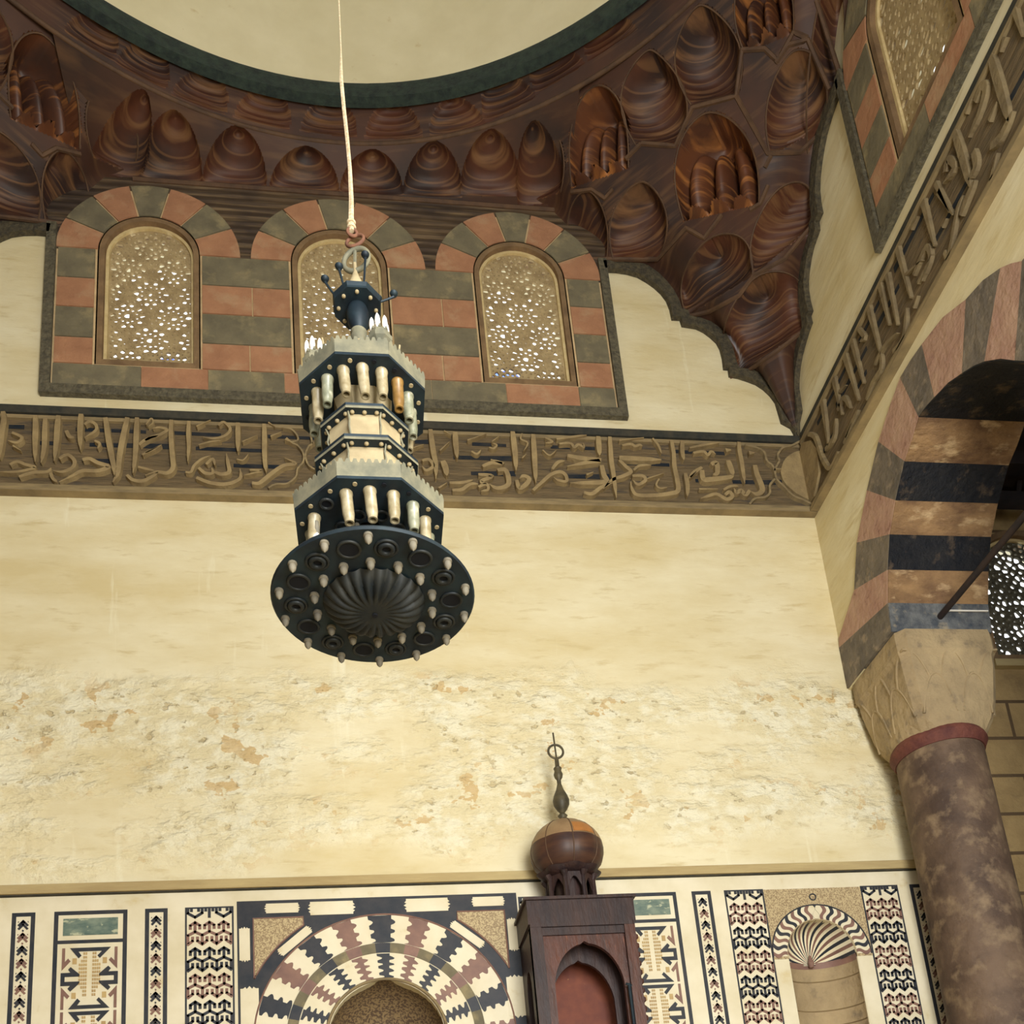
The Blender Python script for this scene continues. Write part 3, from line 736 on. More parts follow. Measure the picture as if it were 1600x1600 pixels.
K4 = [(26,(0,350),(60,320),(150,290),(200,250),(130,230),(70,240)),(40,(240,160),(235,250),(240,380),(250,500),(255,600),(200,650),(100,640),(0,670)),(18,(0,460),(80,430),(150,390)),
(34,(400,170),(395,280),(400,400),(390,540)),(18,(470,220),(600,160)),(24,(670,210),(720,180),(780,240),(740,300),(640,330),(530,320)),(14,(490,390),(600,360),(700,350)),(40,(850,185),(850,300),(850,450)),
(40,(1090,195),(1095,300),(1095,450),(1100,560),(1110,640)),(14,(890,360),(1030,300)),(12,(840,520),(900,530),(950,470)),(22,(370,640),(420,640),(450,580),(520,520),(600,490)),
(30,(490,600),(550,650),(620,650),(610,600)),(34,(640,640),(700,660),(770,640),(760,560),(745,470)),(26,(560,570),(620,520),(640,580)),(34,(470,690),(600,740),(750,750),(870,700),(870,610)),
(34,(980,740),(1050,740),(1150,660),(1270,580),(1380,560),(1280,510)),(18,(960,620),(1070,630),(900,670)),(14,(1130,180),(1190,220)),(16,(1150,310),(1250,270)),(40,(1290,330),(1350,370))]
K4B = [(14,(1130,780),(1200,745),(1300,740),(1380,680),(1400,600),(1450,540),(1450,460),(1400,390),(1340,360),(1400,340),(1390,290),(1340,240),(1260,220)),(14,(1580,620),(1500,570),(1470,480),(1500,400),(1530,370),(1520,300)),
(14,(1580,620),(1640,660),(1660,760)),(14,(1530,370),(1600,330),(1600,250),(1680,200))]
K5 = [(20,(195,1010),(225,1220)),(18,(250,900),(290,1070)),(20,(305,790),(370,1000)),(18,(340,720),(395,920)),(20,(420,560),(475,770)),(18,(475,450),(520,640)),(18,(510,400),(560,640)),(20,(560,275),(625,510)),(22,(685,50),(740,260)),(20,(760,0),(830,110)),
(12,(310,1180),(345,1100),(370,1050)),(13,(410,1000),(440,920),(480,850),(480,770)),(13,(540,770),(590,700),(605,560)),(13,(640,400),(700,270),(720,320),(680,430)),(10,(660,440),(730,300)),(12,(790,290),(810,310),(850,100),(880,20)),
(10,(270,1050),(300,990),(330,1040)),(9,(370,660),(400,700),(380,720)),(10,(600,400),(680,330)),(10,(300,1210),(340,1110)),(10,(210,1240),(250,1180),(260,1090)),(9,(450,830),(500,740),(560,680)),(9,(640,560),(660,500)),(9,(630,180),(660,120)),(10,(780,170),(800,130)),(9,(280,960),(310,930))]
K5B = [(9,(130,1165),(160,1180),(185,1250),(200,1290),(235,1330),(275,1255))]
K6 = [(30,(1440,365),(1500,570),(1555,760)),(26,(1210,830),(1260,990),(1310,1170)),(20,(1090,1150),(1180,1330)),(24,(1340,640),(1380,545),(1405,560),(1370,700),(1300,860)),(20,(1150,1080),(1170,1000),(1210,1050),(1140,1150)),
(24,(1330,950),(1345,1040),(1300,1130)),(26,(1440,920),(1500,860),(1580,700)),(24,(1250,1350),(1290,1240),(1340,1130)),(26,(1530,235),(1500,330)),(26,(1590,70),(1640,230)),(20,(1430,760),(1480,640)),(18,(1280,710),(1320,620)),(22,(1440,1130),(1480,960))]
band = thing('inscription_band', 'carved calligraphy band running along the back wall under the windows', 'inscription', (CX, 11.95, 12.6), 'inscription bands')
band2 = thing('inscription_band', 'carved calligraphy band climbing the right wall above the striped arch', 'inscription', (7.2, CY, 12.6), 'inscription bands')
for e, F, u0, u1 in ((band, FW, XL, WX), (band2, FY, -2.5, 12)):
    b = MB().use('band'); b.prism([(u0,12.58),(u1,12.58),(u1,14.0),(u0,14.0)], F, 0, .05); b.build('ground', e)
    b = MB().use('gap'); R = random.Random(int(u1*10))
    for z in (13.12, 13.40, 13.66):
        u = u0
        while u < u1-.6:
            L = R.uniform(.25, 1.1)
            if R.random() < .62: b.prism([(u, z), (u+L, z), (u+L, z+R.uniform(.05,.1)), (u, z+.06)], F, 0, .056)
            u += L+R.uniform(.2, .8)
    b.build('dark_groove', e)
    b = MB().use('bandblack'); ue = u1 if F is FW else u1-.145
    b.prism([(u0,13.9),(ue,13.9),(ue,14.03),(u0,14.03)], F, 0, .11 if F is FW else .055); b.build('upper_moulding', e)
    b = MB().use('bandedge')
    for z0, z1, d in ((13.82,13.88,.09),(12.56,12.62,.13),(12.645,12.69,.10)): b.prism([(u0,z0),(ue,z0),(ue,z1),(u0,z1)], F, 0, d)
    b.build('edge_moulding', e)
def kconv(ox, oy, s, f): return lambda x, y: f(ox+x/s, oy+y/s)
b = MB().use('letter')
for K, ox, oy, s in ((K1,640,660,4.706),(K2,940,670,4.444),(K3,0,640,6.4),(K4,230,640,5.926)):
    SCW[0] = .0052*4.6/s*.9
    for st in K: stroke(b, list(st[1:]), st[0]*1.15, FW, .045, .125, kconv(ox, oy, s, bk))
# the same hand runs on where the chandelier hides the band and towards the left wall
o_letters = b.build('calligraphy', band)
b = MB().use('bandedge')
for K, ox, oy, s in ((K2B,940,670,4.444),(K4B,230,640,5.926)):
    SCW[0] = .0052*4.6/s*1.1
    for st in K: stroke(b, list(st[1:]), st[0]*1.4, FW, .045, .115, kconv(ox, oy, s, bk), False)
b.build('cartouche_line', band)
leaf = [kconv(940,670,4.444,bk)(*p) for p in ((1475,530),(1340,480),(1270,420),(1238,370),(1230,310),(1260,240),(1320,195),(1400,180),(1425,110),(1470,100))]
leaf = [(min(WX-.05, p[0]), max(12.7, min(13.86, p[1]))) for p in leaf]+[(WX-.03, 13.7), (WX-.03, 12.75)]
b = MB().use('letter'); b.prism(smooth_pts(leaf[:10], 3)+leaf[10:], FW, .04, .09); b.build('corner_leaf', band)
b = MB().use('letter_dark')
for K, ox, oy, s in ((K5,1230,300,3.077),(K6,1200,0,4.)):
    for st in K: SCW[0] = .0105*(1 if K is K5 else .62)*.62; stroke(b, list(st[1:]), st[0]*.95, FY, .045, .10, kconv(ox, oy, s, rt))
b.build('calligraphy', band2)
b = MB().use('bandedge')
for st in K5B: SCW[0] = .008; stroke(b, list(st[1:]), st[0], FY, .045, .11, kconv(1230,300,3.077,rt), False)
b.build('cartouche_line', band2)
b = MB().use('letter'); b.prism([(11.96,12.76),(11.96,13.7),(11.8,13.8),(11.55,13.6),(11.42,13.3),(11.5,12.95),(11.75,12.74)], FY, .04, .09); b.build('corner_leaf', band2)

# ------------------------------------------------------------------ striped arch, capital, column, rod
arch = thing('striped_arch', 'striped pink and grey stone arch in the right wall with a black and ochre soffit', 'arch', (WX+.7, 8.8, 9.55))  # soffit stones are coloured black, ochre and blue grey
BD = [((1395,985),(1333,1066)),((1390,942),(1322,1000)),((1390,890),(1337,922)),((1393,835),(1341,848)),((1402,782),(1357,766)),((1416,721),(1375,690)),((1438,652),(1409,590)),((1463,622),(1443,538)),((1506,585),(1512,468)),((1541,567),(1566,419)),((1588,566),(1600,408))]
BD = [(rt(*a), rt(*c)) for a, c in BD]
BD[0] = ((10.66,9.52),(11.99,9.52)); BD[1] = (BD[1][0], (11.99, BD[1][1][1]))
BD += [((7.30,10.30),(6.35,11.35)),((7.12,9.98),(6.15,10.7)),((6.95,9.54),(6.0,10.0))]
MIDI = {7:((1484,600),(1476,496)), 8:((1524,574),(1539,438)), 9:((1566,563),(1582,412)), 6:((1450,636),(1426,562)), 5:((1427,690),(1391,640))}
def arcmid(i):
    if i in MIDI: return rt(*MIDI[i][0]), rt(*MIDI[i][1])
    return None
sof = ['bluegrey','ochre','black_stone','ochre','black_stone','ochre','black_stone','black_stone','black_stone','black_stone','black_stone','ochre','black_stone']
for i in range(len(BD)-1):
    (a, ea), (c, ec) = BD[i], BD[i+1]
    poly = [outw(a, .015), ea]+([(11.99, BD[1][1][1]+.0), (11.80, 10.5)] if i == 1 else [])+[ec, outw(c, .015)]
    if i == 1: poly = [outw(a, .015), ea, (11.95, 10.35), ec, outw(c, .015)]
    md = arcmid(i)
    if md: poly = [outw(a, .015), ea, md[1], ec, outw(c, .015), outw(md[0], .015)]
    b = MB().use('vgrey' if i % 2 == 0 else 'pink'); b.prism(poly, FY, -.2, .025); b.build('voussoir', arch)
    b = MB().use(sof[i]); rng_ = [a, md[0], c] if md else [a, c]; n_ = len(rng_)
    vs = [f for p in rng_ for f in (FY(p[0], p[1], .02), FY(p[0], p[1], -1.46), FY(*outw(p, .3), .02), FY(*outw(p, .3), -1.46))]
    fs = [(0,1,3,2), (4*n_-4,4*n_-2,4*n_-1,4*n_-3)]
    for t in range(n_-1): o = 4*t; fs += [(o,o+4,o+5,o+1), (o+2,o+3,o+7,o+6), (o,o+2,o+6,o+4), (o+1,o+5,o+7,o+3)]
    b.add(vs, fs)
    b.build('soffit_stone', arch)
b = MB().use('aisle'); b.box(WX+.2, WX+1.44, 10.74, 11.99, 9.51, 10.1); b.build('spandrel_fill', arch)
b = MB().use('white'); b.prism([(WX+.75, 9.80), (WX+1.42, 9.80), (WX+1.42, 9.815), (WX+.75, 9.815)], lambda u, z, d: (u, 10.6-d, z), 0, .02); b.build('pale_strip', arch)
cap = thing('stone_column', 'brown granite column with carved grey capital carrying the striped arch', 'column', (7.97, 11.28, 0))
def sect(h, k, n=40):            # k=1 square, k=0 circle
    out = []
    for i in range(n):
        a = 2*pi*(i+.5)/n; c_, s_ = cos(a), sin(a); q = max(abs(c_), abs(s_)); r = h*((1-k)+k/q); out.append((c_*r, s_*r))
    return out
b = MB().use('capital'); secs = [(.71,1,9.5),(.72,1,9.42),(.72,1,9.2),(.69,1,9.12),(.685,.97,8.95),(.665,.88,8.7),(.65,.74,8.45),(.63,.5,8.25),(.60,.15,8.1),(.58,0,8.06)]
vs = []
for h, k, z in secs: vs += [(7.985+x, 11.28+y, z) for x, y in sect(h, k)]
b.add(vs, [(i*40+k, i*40+(k+1) % 40, (i+1)*40+(k+1) % 40, (i+1)*40+k) for i in range(len(secs)-1) for k in range(40)]+[tuple(range(40))])
b.build('capital', cap)
b = MB().use('capital')
for k in range(8):                      # carved leaves
    a0 = 2*pi*k/8+pi/8
    for dz, hh, ww in ((0, .55, .32), (.5, .4, .28)):
        pts = []
        for t in range(13):
            q = -1+2*t/12; a = a0+(pi/8 if dz else 0)+q*ww; z = 8.3+dz+hh*(1-abs(q)**2.2); rr = .60+(z-8.3)*.10
            q2 = max(abs(cos(a)), abs(sin(a))); kk = min(1, (z-8.12)/.9); rr = (.615+(.69-.615)*kk)*((1-.55-kk*.42)+(.55+kk*.42)/q2)-.004
            pts.append((7.985+cos(a)*rr, min(11.98, 11.28+sin(a)*rr), z))
        b.tube(pts, .022, 6)
b.build('carved_leaves', cap, smooth=True)
b = MB().use('collar'); b.lathe([(.575,8.18),(.62,8.12),(.64,8.05),(.60,7.97),(.585,7.93)], (7.97,11.28,0), 40); b.build('collar', cap, smooth=True)
b = MB().use('column'); b.lathe([(.57,7.95),(.575,7.0),(.585,5),(.60,.5),(.62,.3),(.72,.28),(.74,0)], (7.97,11.28,0), 48); b.build('shaft', cap, smooth=True)
b = MB().use('iron'); b.tube([(7.98,10.68,9.74),(7.98,9.0,9.74),(7.98,6.95,9.74)], .045, 10)
tag(b.build('tie_rod', smooth=True), 'dark tie rod crossing the striped arch opening', 'rod')
# aisle behind the arch
b = MB().use('beam'); b.box(8.75, 14, -3, 12, 13.2, 13.4)
for k in range(9): b.box(8.75, 14, .4+k*1.35, .65+k*1.35, 12.95, 13.2)
struct(b.build('ceiling_aisle'))
b = MB().use('aisle'); b.box(14, 14.3, -3, 12.3, 0, 13.4); struct(b.build('wall_right_aisle'))  # unseen outer wall added to close the aisle and keep it dark
bm_ = thing('wooden_beam', 'dark wooden beams with struts seen through the striped arch', 'beam', (10.5, 11.7, 12.7))
b = MB().use('beam'); b.box(8.72, 14, 11.5, 11.7, 12.55, 12.72); b.build('lower_beam', bm_)
b = MB().use('beam'); b.box(8.72, 14, 11.5, 11.7, 13.0, 13.2); b.build('upper_beam', bm_)
for x in (10.0, 10.5, 11.1, 11.8): b = MB().use('beam'); b.tube([(x, 11.6, 12.7), (x+.12, 11.6, 13.05)], .05, 6); b.build('strut', bm_)
b = MB().use('cornice'); b.prism([(9.68,9.86),(11.56,9.86),(11.56,9.98),(9.68,9.98)], FW, 0, .1); b.build('window_sill', w5)

# ------------------------------------------------------------------ cornice and marble dado
b = MB().use('cornice'); b.prism([(XL,6.60),(7.95,6.60),(7.95,6.72),(XL,6.72)], FW, 0, .10); b.use('bandblack'); b.prism([(XL,6.585),(7.95,6.585),(7.95,6.605),(XL,6.605)], FW, 0, .07)
struct(b.build('trim_1'))
d0, d1, d2 = .02, .024, .03
b = MB().use('marble'); b.prism([(XL,.02),(7.93,.02),(7.93,6.59),(XL,6.59)], FW, 0, .02, holes=[nich, mihr]); 
tag(b.build('marble_dado'), 'cream marble cladding of the back wall below the thin stone cornice', 'marble cladding')
ZT, ZL = 6.38, 3.6
def line(mb, pts, w):
    for (a, c) in zip(pts, pts[1:]):
        tx, tz = c[0]-a[0], c[1]-a[1]; l = sqrt(tx*tx+tz*tz); nx, nz = -tz/l*w/2, tx/l*w/2; ex, ez = tx/l*w*.35, tz/l*w*.35
        mb.prism([(a[0]+nx-ex, a[1]+nz-ez), (a[0]-nx-ex, a[1]-nz-ez), (c[0]-nx+ex, c[1]-nz+ez), (c[0]+nx+ex, c[1]+nz+ez)], FW, .02, d2)
def rectp(x0, x1, z0, z1): return [(x0,z0),(x1,z0),(x1,z1),(x0,z1)]
def strip(x0, x1, label):
    e = thing('inlaid_border_strip', label, 'marble inlay', ((x0+x1)/2, 11.97, ZL), 'narrow chevron strips')
    b = MB().use('navy'); b.prism(rectp(x0, x1, ZL, ZT), FW, .02, d1, holes=[rectp(x0+.05, x1-.05, ZL+.02, ZT-.05)]); b.build('dark_frame', e)
    bn, br = MB().use('navy'), MB().use('maroon'); xm = (x0+x1)/2; z = ZT-.11; k = 0
    while z > ZL+.2:
        q = bn if k % 2 == 0 else br
        line(q, [(xm-.05, z-.055), (xm, z), (xm+.05, z-.055)], .026); line(q, [(xm-.048, z-.10), (xm, z-.045), (xm+.048, z-.10)], .026); line(q, [(xm-.014, z-.02), (xm+.014, z-.02)], .03)
        q.prism([(xm-.012,z-.125),(xm,z-.14),(xm+.012,z-.125),(xm,z-.11)], FW, .02, d2)
        for sx in (-1, 1): q.prism([(xm+sx*.048, z-.005), (xm+sx*.06, z-.005), (xm+sx*.06, z-.02)], FW, .02, d2)
        z -= .165; k += 1
    bn.build('dark_chevrons', e); br.build('brown_chevrons', e)
strip(-4.25,-3.98,'narrow chevron strip at the far left edge of the marble wall')
strip(-2.69,-2.42,'narrow chevron strip between the left arrow panel and the interlocking strip')
strip(4.40,4.67,'narrow chevron strip right of the wooden minbar kiosk')
strip(7.58,7.86,'narrow chevron strip beside the brown granite column')
def hexstrip(x0, x1, label):
    e = thing('interlocking_inlay_strip', label, 'marble inlay', ((x0+x1)/2, 11.97, ZL), 'interlocking inlay strips')
    b = MB().use('navy'); b.prism(rectp(x0, x1, ZL, ZT), FW, .02, d1, holes=[rectp(x0+.022, x1-.022, ZL+.02, ZT-.02)]); b.build('dark_frame', e)
    bn, br = MB().use('navy'), MB().use('maroon'); xs = x0+.035; W = (x1-x0-.07)/3; w = .034
    z = ZT-.10; k = 0; q = bn
    for c in range(3):                  # cut-off row at the top
        xc = xs+W*(c+.5); line(bn, [(xc-W*.5, ZT-.03), (xc-W*.5, z+.02), (xc, z-.035), (xc+W*.5, z+.02), (xc+W*.5, ZT-.03)], w) if c != 1 else line(bn, [(xc, z-.035), (xc, ZT-.03)], w)
        line(bn, [(xc-W*.25, ZT-.03), (xc-W*.25, z+.05)], w) ; line(bn, [(xc+W*.25, ZT-.03), (xc+W*.25, z+.05)], w)
    z -= .23
    while z > ZL+.2:
        q = br if k % 2 == 0 else bn
        zig = []
        for c in range(3): zig += [(xs+W*c, z-.045), (xs+W*(c+.5), z)]
        zig.append((xs+W*3, z-.045)); line(q, zig, w)
        for c in range(3):
            xc = xs+W*(c+.5); line(q, [(xc, z), (xc, z+.12)], w)
            line(q, [(xc-W*.33, z+.045), (xc-W*.33, z+.085), (xc, z+.125), (xc+W*.33, z+.085), (xc+W*.33, z+.045)], w)
        for c in range(4):
            xc = xs+W*c; line(q, [(xc, z-.045), (xc, z-.145)], w)
            for s_ in (-1, 1):
                if xs-.01 < xc+s_*W*.33 < xs+3*W+.01: line(q, [(xc+s_*W*.33, z-.075), (xc+s_*W*.33, z-.12), (xc, z-.165)], w)
        z -= .345; k += 1
    bn.build('dark_hooks', e); br.build('brown_hooks', e)
hexstrip(-2.21,-1.62,'black and brown interlocking hook pattern strip left of the mihrab')
hexstrip(2.02,2.63,'interlocking hook pattern strip half hidden behind the wooden minbar kiosk')
hexstrip(4.86,5.42,'black and brown interlocking hook pattern strip left of the shell niche')
hexstrip(6.84,7.40,'black and brown interlocking hook pattern strip right of the shell niche')
def arrowpanel(x0, x1, label):
    e = thing('inlaid_arrow_panel', label, 'marble inlay', ((x0+x1)/2, 11.97, ZL), 'arrow panels with green marble')
    b = MB().use('navy'); w = .05
    b.prism(rectp(x0, x1, ZL, ZT), FW, .02, d1, holes=[rectp(x0+w, x1-w, 6.0, ZT-w), rectp(x0+w, x1-w, ZL+.03, 5.955)]); b.build('dark_frame', e)
    b = MB().use('green'); b.prism(rectp(x0+.11, x1-.11, 6.06, 6.28), FW, .02, d2); b.build('green_marble_slab', e, ).__setitem__('label', 'green veined marble slab')
    bn, br, bt, bg = MB().use('navy'), MB().use('maroon'), MB().use('tan'), MB().use('tan')
    U = x1-x0-.2; H = .80
    for k in range(3):
        zt = 5.90-k*.81
        C = lambda x, y: (x0+.1+(x-345)/370*U, zt-(y-500)/350*H)
        def P(mb, pts, mirx=False, miry=False):
            q = [C((1060-x if mirx else x), (1344-y if miry else y)) for x, y in pts]
            mb.prism(q, FW, .02, d2)
        for my in (False, True):
            P(bn, [(400,502),(665,502),(595,562),(580,548),(610,522),(455,522),(475,545),(457,560)], miry=my)
            for mx_ in (False, True):
                P(br, [(350,502),(368,502),(368,580),(390,560),(405,575),(350,625)], mx_, my)
                P(bt, [(418,560),(445,560),(445,592),(418,592)], mx_, my)
        for mx_ in (False, True):
            P(bn, [(345,640),(408,640),(392,622),(408,608),(466,650),(466,662),(370,662),(370,690),(466,690),(466,700),(408,744),(392,728),(408,712),(345,712)], mx_)
            for r in range(12):
                y = 528+r*21; 
                for c in range(4):
                    if c >= 4-min(r+1, 12-r, 4) or c >= 2: P(bg, [(460+c*14,y),(470+c*14,y),(470+c*14,y+13),(460+c*14,y+13)], mx_)
    bn.build('dark_arrows', e); br.build('brown_corners', e); bt.build('ochre_squares', e); bg.build('ochre_lattice', e)
arrowpanel(-3.76,-2.90,'arrow pattern marble panel topped by a green slab, at the left')
arrowpanel(3.32,4.18,'arrow pattern marble panel with green slab partly behind the wooden minbar kiosk')

# mihrab
e = thing('mihrab_arch', 'striped inlaid marble arch of the mihrab left of the minbar kiosk', 'mihrab', (MC[0], 11.97, 3.6))
def ringseg(r0, r1, a0, a1, teeth, amp, n=22):      # a in degrees from the top, clockwise; wavy radial edges
    def edge(a):
        o = []
        for k in range(n+1):
            r = r0+(r1-r0)*k/n; ph = k/n*teeth*2*pi; s_ = max(0, sin(ph)); o.append((r, a+degrees_(amp*(s_**.4 if s_ > 0 else 0)/r)))
        return o
    E0 = edge(a0); E1 = edge(a1)
    pl = [(r, a) for r, a in E0]+[(r, a) for r, a in reversed(E1)]
    return [(MC[0]+r*sin(radians(a)), MC[1]+r*cos(radians(a))) for r, a in pl]
def degrees_(x): return x*180/pi
parts = {c: MB().use(c) for c in ('navy','maroon','marble')}
bb = MB().use('marble'); bb.prism([(MC[0]+1.63*sin(radians(a)), MC[1]+1.63*cos(radians(a))) for a in range(-110, 111, 4)]+[(MC[0]+.74*sin(radians(a)), MC[1]+.74*cos(radians(a))) for a in range(110, -111, -4)], FW, .02, .023); bb.build('white_voussoirs', e)
for k in range(-5, 6):
    a = k*18.; q = parts['navy' if k % 2 == 0 else 'maroon']
    h = 5.2 if k else 6.2
    q.prism(ringseg(1.24, 1.61, a-h, a+h*.75, 3.0, .055), FW, .02, .028)
    q.prism(ringseg(.76, 1.09, a-h*.7, a+h*.7, 4.0, .065), FW, .02, .028)
parts['navy'].build('dark_voussoirs', e); parts['maroon'].build('brown_voussoirs', e)
mg, mn, mr = MB().use('grey'), MB().use('navy'), MB().use('maroon')
for k in range(-22, 23):
    a = k*4.8+0; a = k*9/1.; 
    if abs(a) > 110: continue
    q = mn if k % 4 == 0 else (mr if k % 4 == 2 else mg)
    q.prism([(MC[0]+r*sin(radians(t)), MC[1]+r*cos(radians(t))) for r, t in [(1.10,a-4.5+i*1.5) for i in range(7)]+[(1.23,a+4.5-i*1.5) for i in range(7)]], FW, .02, .034)
mg.build('grey_ring_stones', e); mn.build('dark_ring_stones', e); mr.build('brown_ring_stones', e)
b = MB().use('bandedge')
for r, w in ((.745, .02),): b.tube([(MC[0]+r*sin(radians(a)), 11.96, MC[1]+r*cos(radians(a))) for a in range(-100, 101, 4)], w, 8)
b.use('maroon'); b.tube([(MC[0]+1.62*sin(radians(a)), 11.972, MC[1]+1.62*cos(radians(a))) for a in range(-110, 111, 4)], .012, 6)
b.build('arch_moulding', e, smooth=True)
# outer frame of dark marble with pale cartouches, spandrels
fx0, fx1 = -1.58, 2.0
b = MB().use('navy'); outer = rectp(fx0, fx1, ZL, 6.44); 
inner = [(fx0+.02, ZL+.02)]+[(MC[0]+1.62*sin(radians(a)), max(ZL+.03, MC[1]+1.62*cos(radians(a)))) for a in range(-100, 101, 4)]+[(fx1-.02, ZL+.02)]
b.prism(outer, FW, .02, .0235, holes=[[(MC[0]+1.62*sin(radians(a)), MC[1]+1.62*cos(radians(a))) for a in range(-140, 141, 5)]]); b.build('dark_frame', e)
b = MB().use('mosaic'); b2 = MB().use('maroon')
for s_ in (-1, 1):
    b = MB().use('mosaic'); b2 = MB().use('maroon')
    X = lambda u: MC[0]+s_*u
    cur = [(X(1.78*sin(radians(a))), MC[1]+1.78*cos(radians(a))) for a in range(32, 62, 3)]
    xo = X(1.60); tri = [(X(.93), 6.2), (xo, 6.2), (xo, MC[1]+.80)]+list(reversed(cur[0:]))
    tri = [(X(.98), 6.2), (xo, 6.2), (xo, 5.40)]+[(X(1.80*sin(radians(a))), MC[1]+1.80*cos(radians(a))) for a in range(60, 32, -3)]
    b.prism(tri, FW, .02, .03); loop = tri+[tri[0]]
    b2.tube([FW(p[0], p[1], .03) for p in tri], .012, 5, closed=True)
    b.build('mosaic_spandrel', e); b2.build('spandrel_border', e)
b = MB().use('marble')
def cartouche(cx, cz, hw, hh, ang):
    pts = []
    base = [(-hw,-hh*.7),(-hw,-hh),(-hw*.86,-hh),(hw*.86,-hh),(hw,-hh),(hw,-hh*.7),(hw*1.08,-hh*.45),(hw*.98,-hh*.3),(hw*1.12,0),(hw*.98,hh*.3),(hw*1.08,hh*.45),(hw,hh*.7),(hw,hh),(hw*.86,hh),(-hw*.86,hh),(-hw,hh),(-hw,hh*.7),(-hw*1.08,hh*.45),(-hw*.98,hh*.3),(-hw*1.12,0),(-hw*.98,-hh*.3),(-hw*1.08,-hh*.45)]
    ca, sa = cos(ang), sin(ang); b = MB().use('marble')
    b.prism([(cx+x*ca-y*sa, cz+x*sa+y*ca) for x, y in base], FW, .02, .030); b.build('pale_cartouche', e)
for x in (-1.02, 1.62): cartouche(x, 6.33, .2, .065, 0)
for x in (fx0+.09, fx1-.09):
    cartouche(x, 5.86, .21, .065, pi/2)
for x in (-.38, .84): cartouche(x-.02, 6.31, .27, .09, 0)
for s_ in (-1, 1):
    cartouche(MC[0]+s_*1.70*sin(radians(40)), MC[1]+1.70*cos(radians(40)), .24, .055, -s_*radians(40))
    cartouche(MC[0]+s_*1.66, 5.02, .26, .11, pi/2)
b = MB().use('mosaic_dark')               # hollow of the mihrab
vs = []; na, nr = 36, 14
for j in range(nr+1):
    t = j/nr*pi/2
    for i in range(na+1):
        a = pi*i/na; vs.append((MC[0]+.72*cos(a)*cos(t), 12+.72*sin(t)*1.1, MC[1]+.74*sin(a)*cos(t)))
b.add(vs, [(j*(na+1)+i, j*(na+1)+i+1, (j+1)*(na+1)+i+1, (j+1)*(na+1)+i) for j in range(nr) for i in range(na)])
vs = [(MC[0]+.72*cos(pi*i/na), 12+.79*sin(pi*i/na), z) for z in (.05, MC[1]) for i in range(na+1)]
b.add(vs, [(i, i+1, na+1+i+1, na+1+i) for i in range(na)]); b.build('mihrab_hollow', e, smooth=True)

# shell niche
e = thing('shell_niche', 'small wall niche with striped shell hood near the granite column', 'niche', (6.12, 11.97, 3.6))
NC = (6.12, 5.42)
b = MB().use('mosaic'); b.prism([(5.42,5.36),(5.63,5.36)]+arc(NC[0], NC[1], .49, 180, 0, 30)+[(6.61,5.36),(6.84,5.36),(6.84,6.37),(5.42,6.37)], FW, .0, .022) ; b.build('mosaic_spandrel', e)
bw, bn, br = MB().use('marble'), MB().use('navy'), MB().use('maroon')
bw.prism(arc(NC[0], NC[1], .70, -2, 182, 40)+arc(NC[0], NC[1], .50, 182, -2, 40), FW, 0, .026)
for k in range(-9, 10):
    q = bn if k % 2 == 0 else br; a = 90-k*9.9; pl = []
    for sgn, rng_ in ((-1, range(0, 13)), (1, range(12, -1, -1))):
        for t in rng_:
            r = .50+.20*t/12; wv = 2.2*sin(t/12*2*pi+ .6)*(1 if k >= 0 else -1) if k else 2.5*sin(t/12*2*pi)*sgn
            aa = a+wv+sgn*2.5; pl.append((NC[0]+r*cos(radians(aa)), NC[1]+r*sin(radians(aa))))
    q.prism(pl, FW, .02, .031)
bw.prism(rectp(5.43,5.62,ZL,5.36), FW, .02, .026); bw.prism(rectp(6.62,6.83,ZL,5.36), FW, .02, .026)
bw.build('white_voussoirs', e); bn.tube([FW(p[0], p[1], .028) for p in arc(NC[0], NC[1], .705, -2, 182, 44)], .011, 5); bn.torus((6.12, 11.975, 6.24), .045, .01, Vector((1,0,0)), Vector((0,0,1)), 18, 5)
bn.build('dark_voussoirs', e); br.build('brown_voussoirs', e)
# flutes of the shell: quarter sphere with coloured meridians meeting at the back foot
bs_ = {c: MB().use(c) for c in ('marble','navy','maroon')}
apex = Vector((6.12, 12.40, 5.38)); nf = 30
for i in range(nf):
    a0, a1 = pi*i/nf, pi*(i+1)/nf; q = bs_['marble'] if i % 2 else bs_['navy' if i % 4 == 0 else 'maroon']
    vs = []; nt_ = 12
    for t in range(nt_+1):
        for a in (a0, (a0+a1)/2, a1):
            rim = Vector((NC[0]+.49*cos(a), 12.0, NC[1]+.49*sin(a))); P = rim+(apex-rim)*(t/nt_)
            bul = sin(pi*t/nt_); P += Vector((cos(a)*.06, .16, sin(a)*.16))*bul
            if a == (a0+a1)/2: P += Vector((cos(a)*.5, .5, sin(a)*.5))*.02*bul
            vs.append(P)
    q.add(vs, [(t*3+k, t*3+k+1, t*3+4+k, t*3+3+k) for t in range(nt_) for k in range(2)])
for c, q in bs_.items(): q.build({'marble':'pale_flutes','navy':'dark_flutes','maroon':'brown_flutes'}[c], e)
b = MB().use('maroon'); b.lathe([(.03,-.02),(.045,.05),(.02,.13),(.004,.17)], (6.12,12.36,5.36), 10); b.build('shell_foot', e)
b = MB().use('capital'); na = 24
def ndrum(z0, z1, m_, off=0):
    b.use(m_); vs = [(6.12+(.49+off)*cos(pi*i/na), 12+(.42+off)*sin(pi*i/na), z) for z in (z0, z1) for i in range(na+1)]; b.add(vs, [(i, i+1, na+1+i+1, na+1+i) for i in range(na)])
ndrum(5.33, 5.42, 'maroon'); z = 5.33
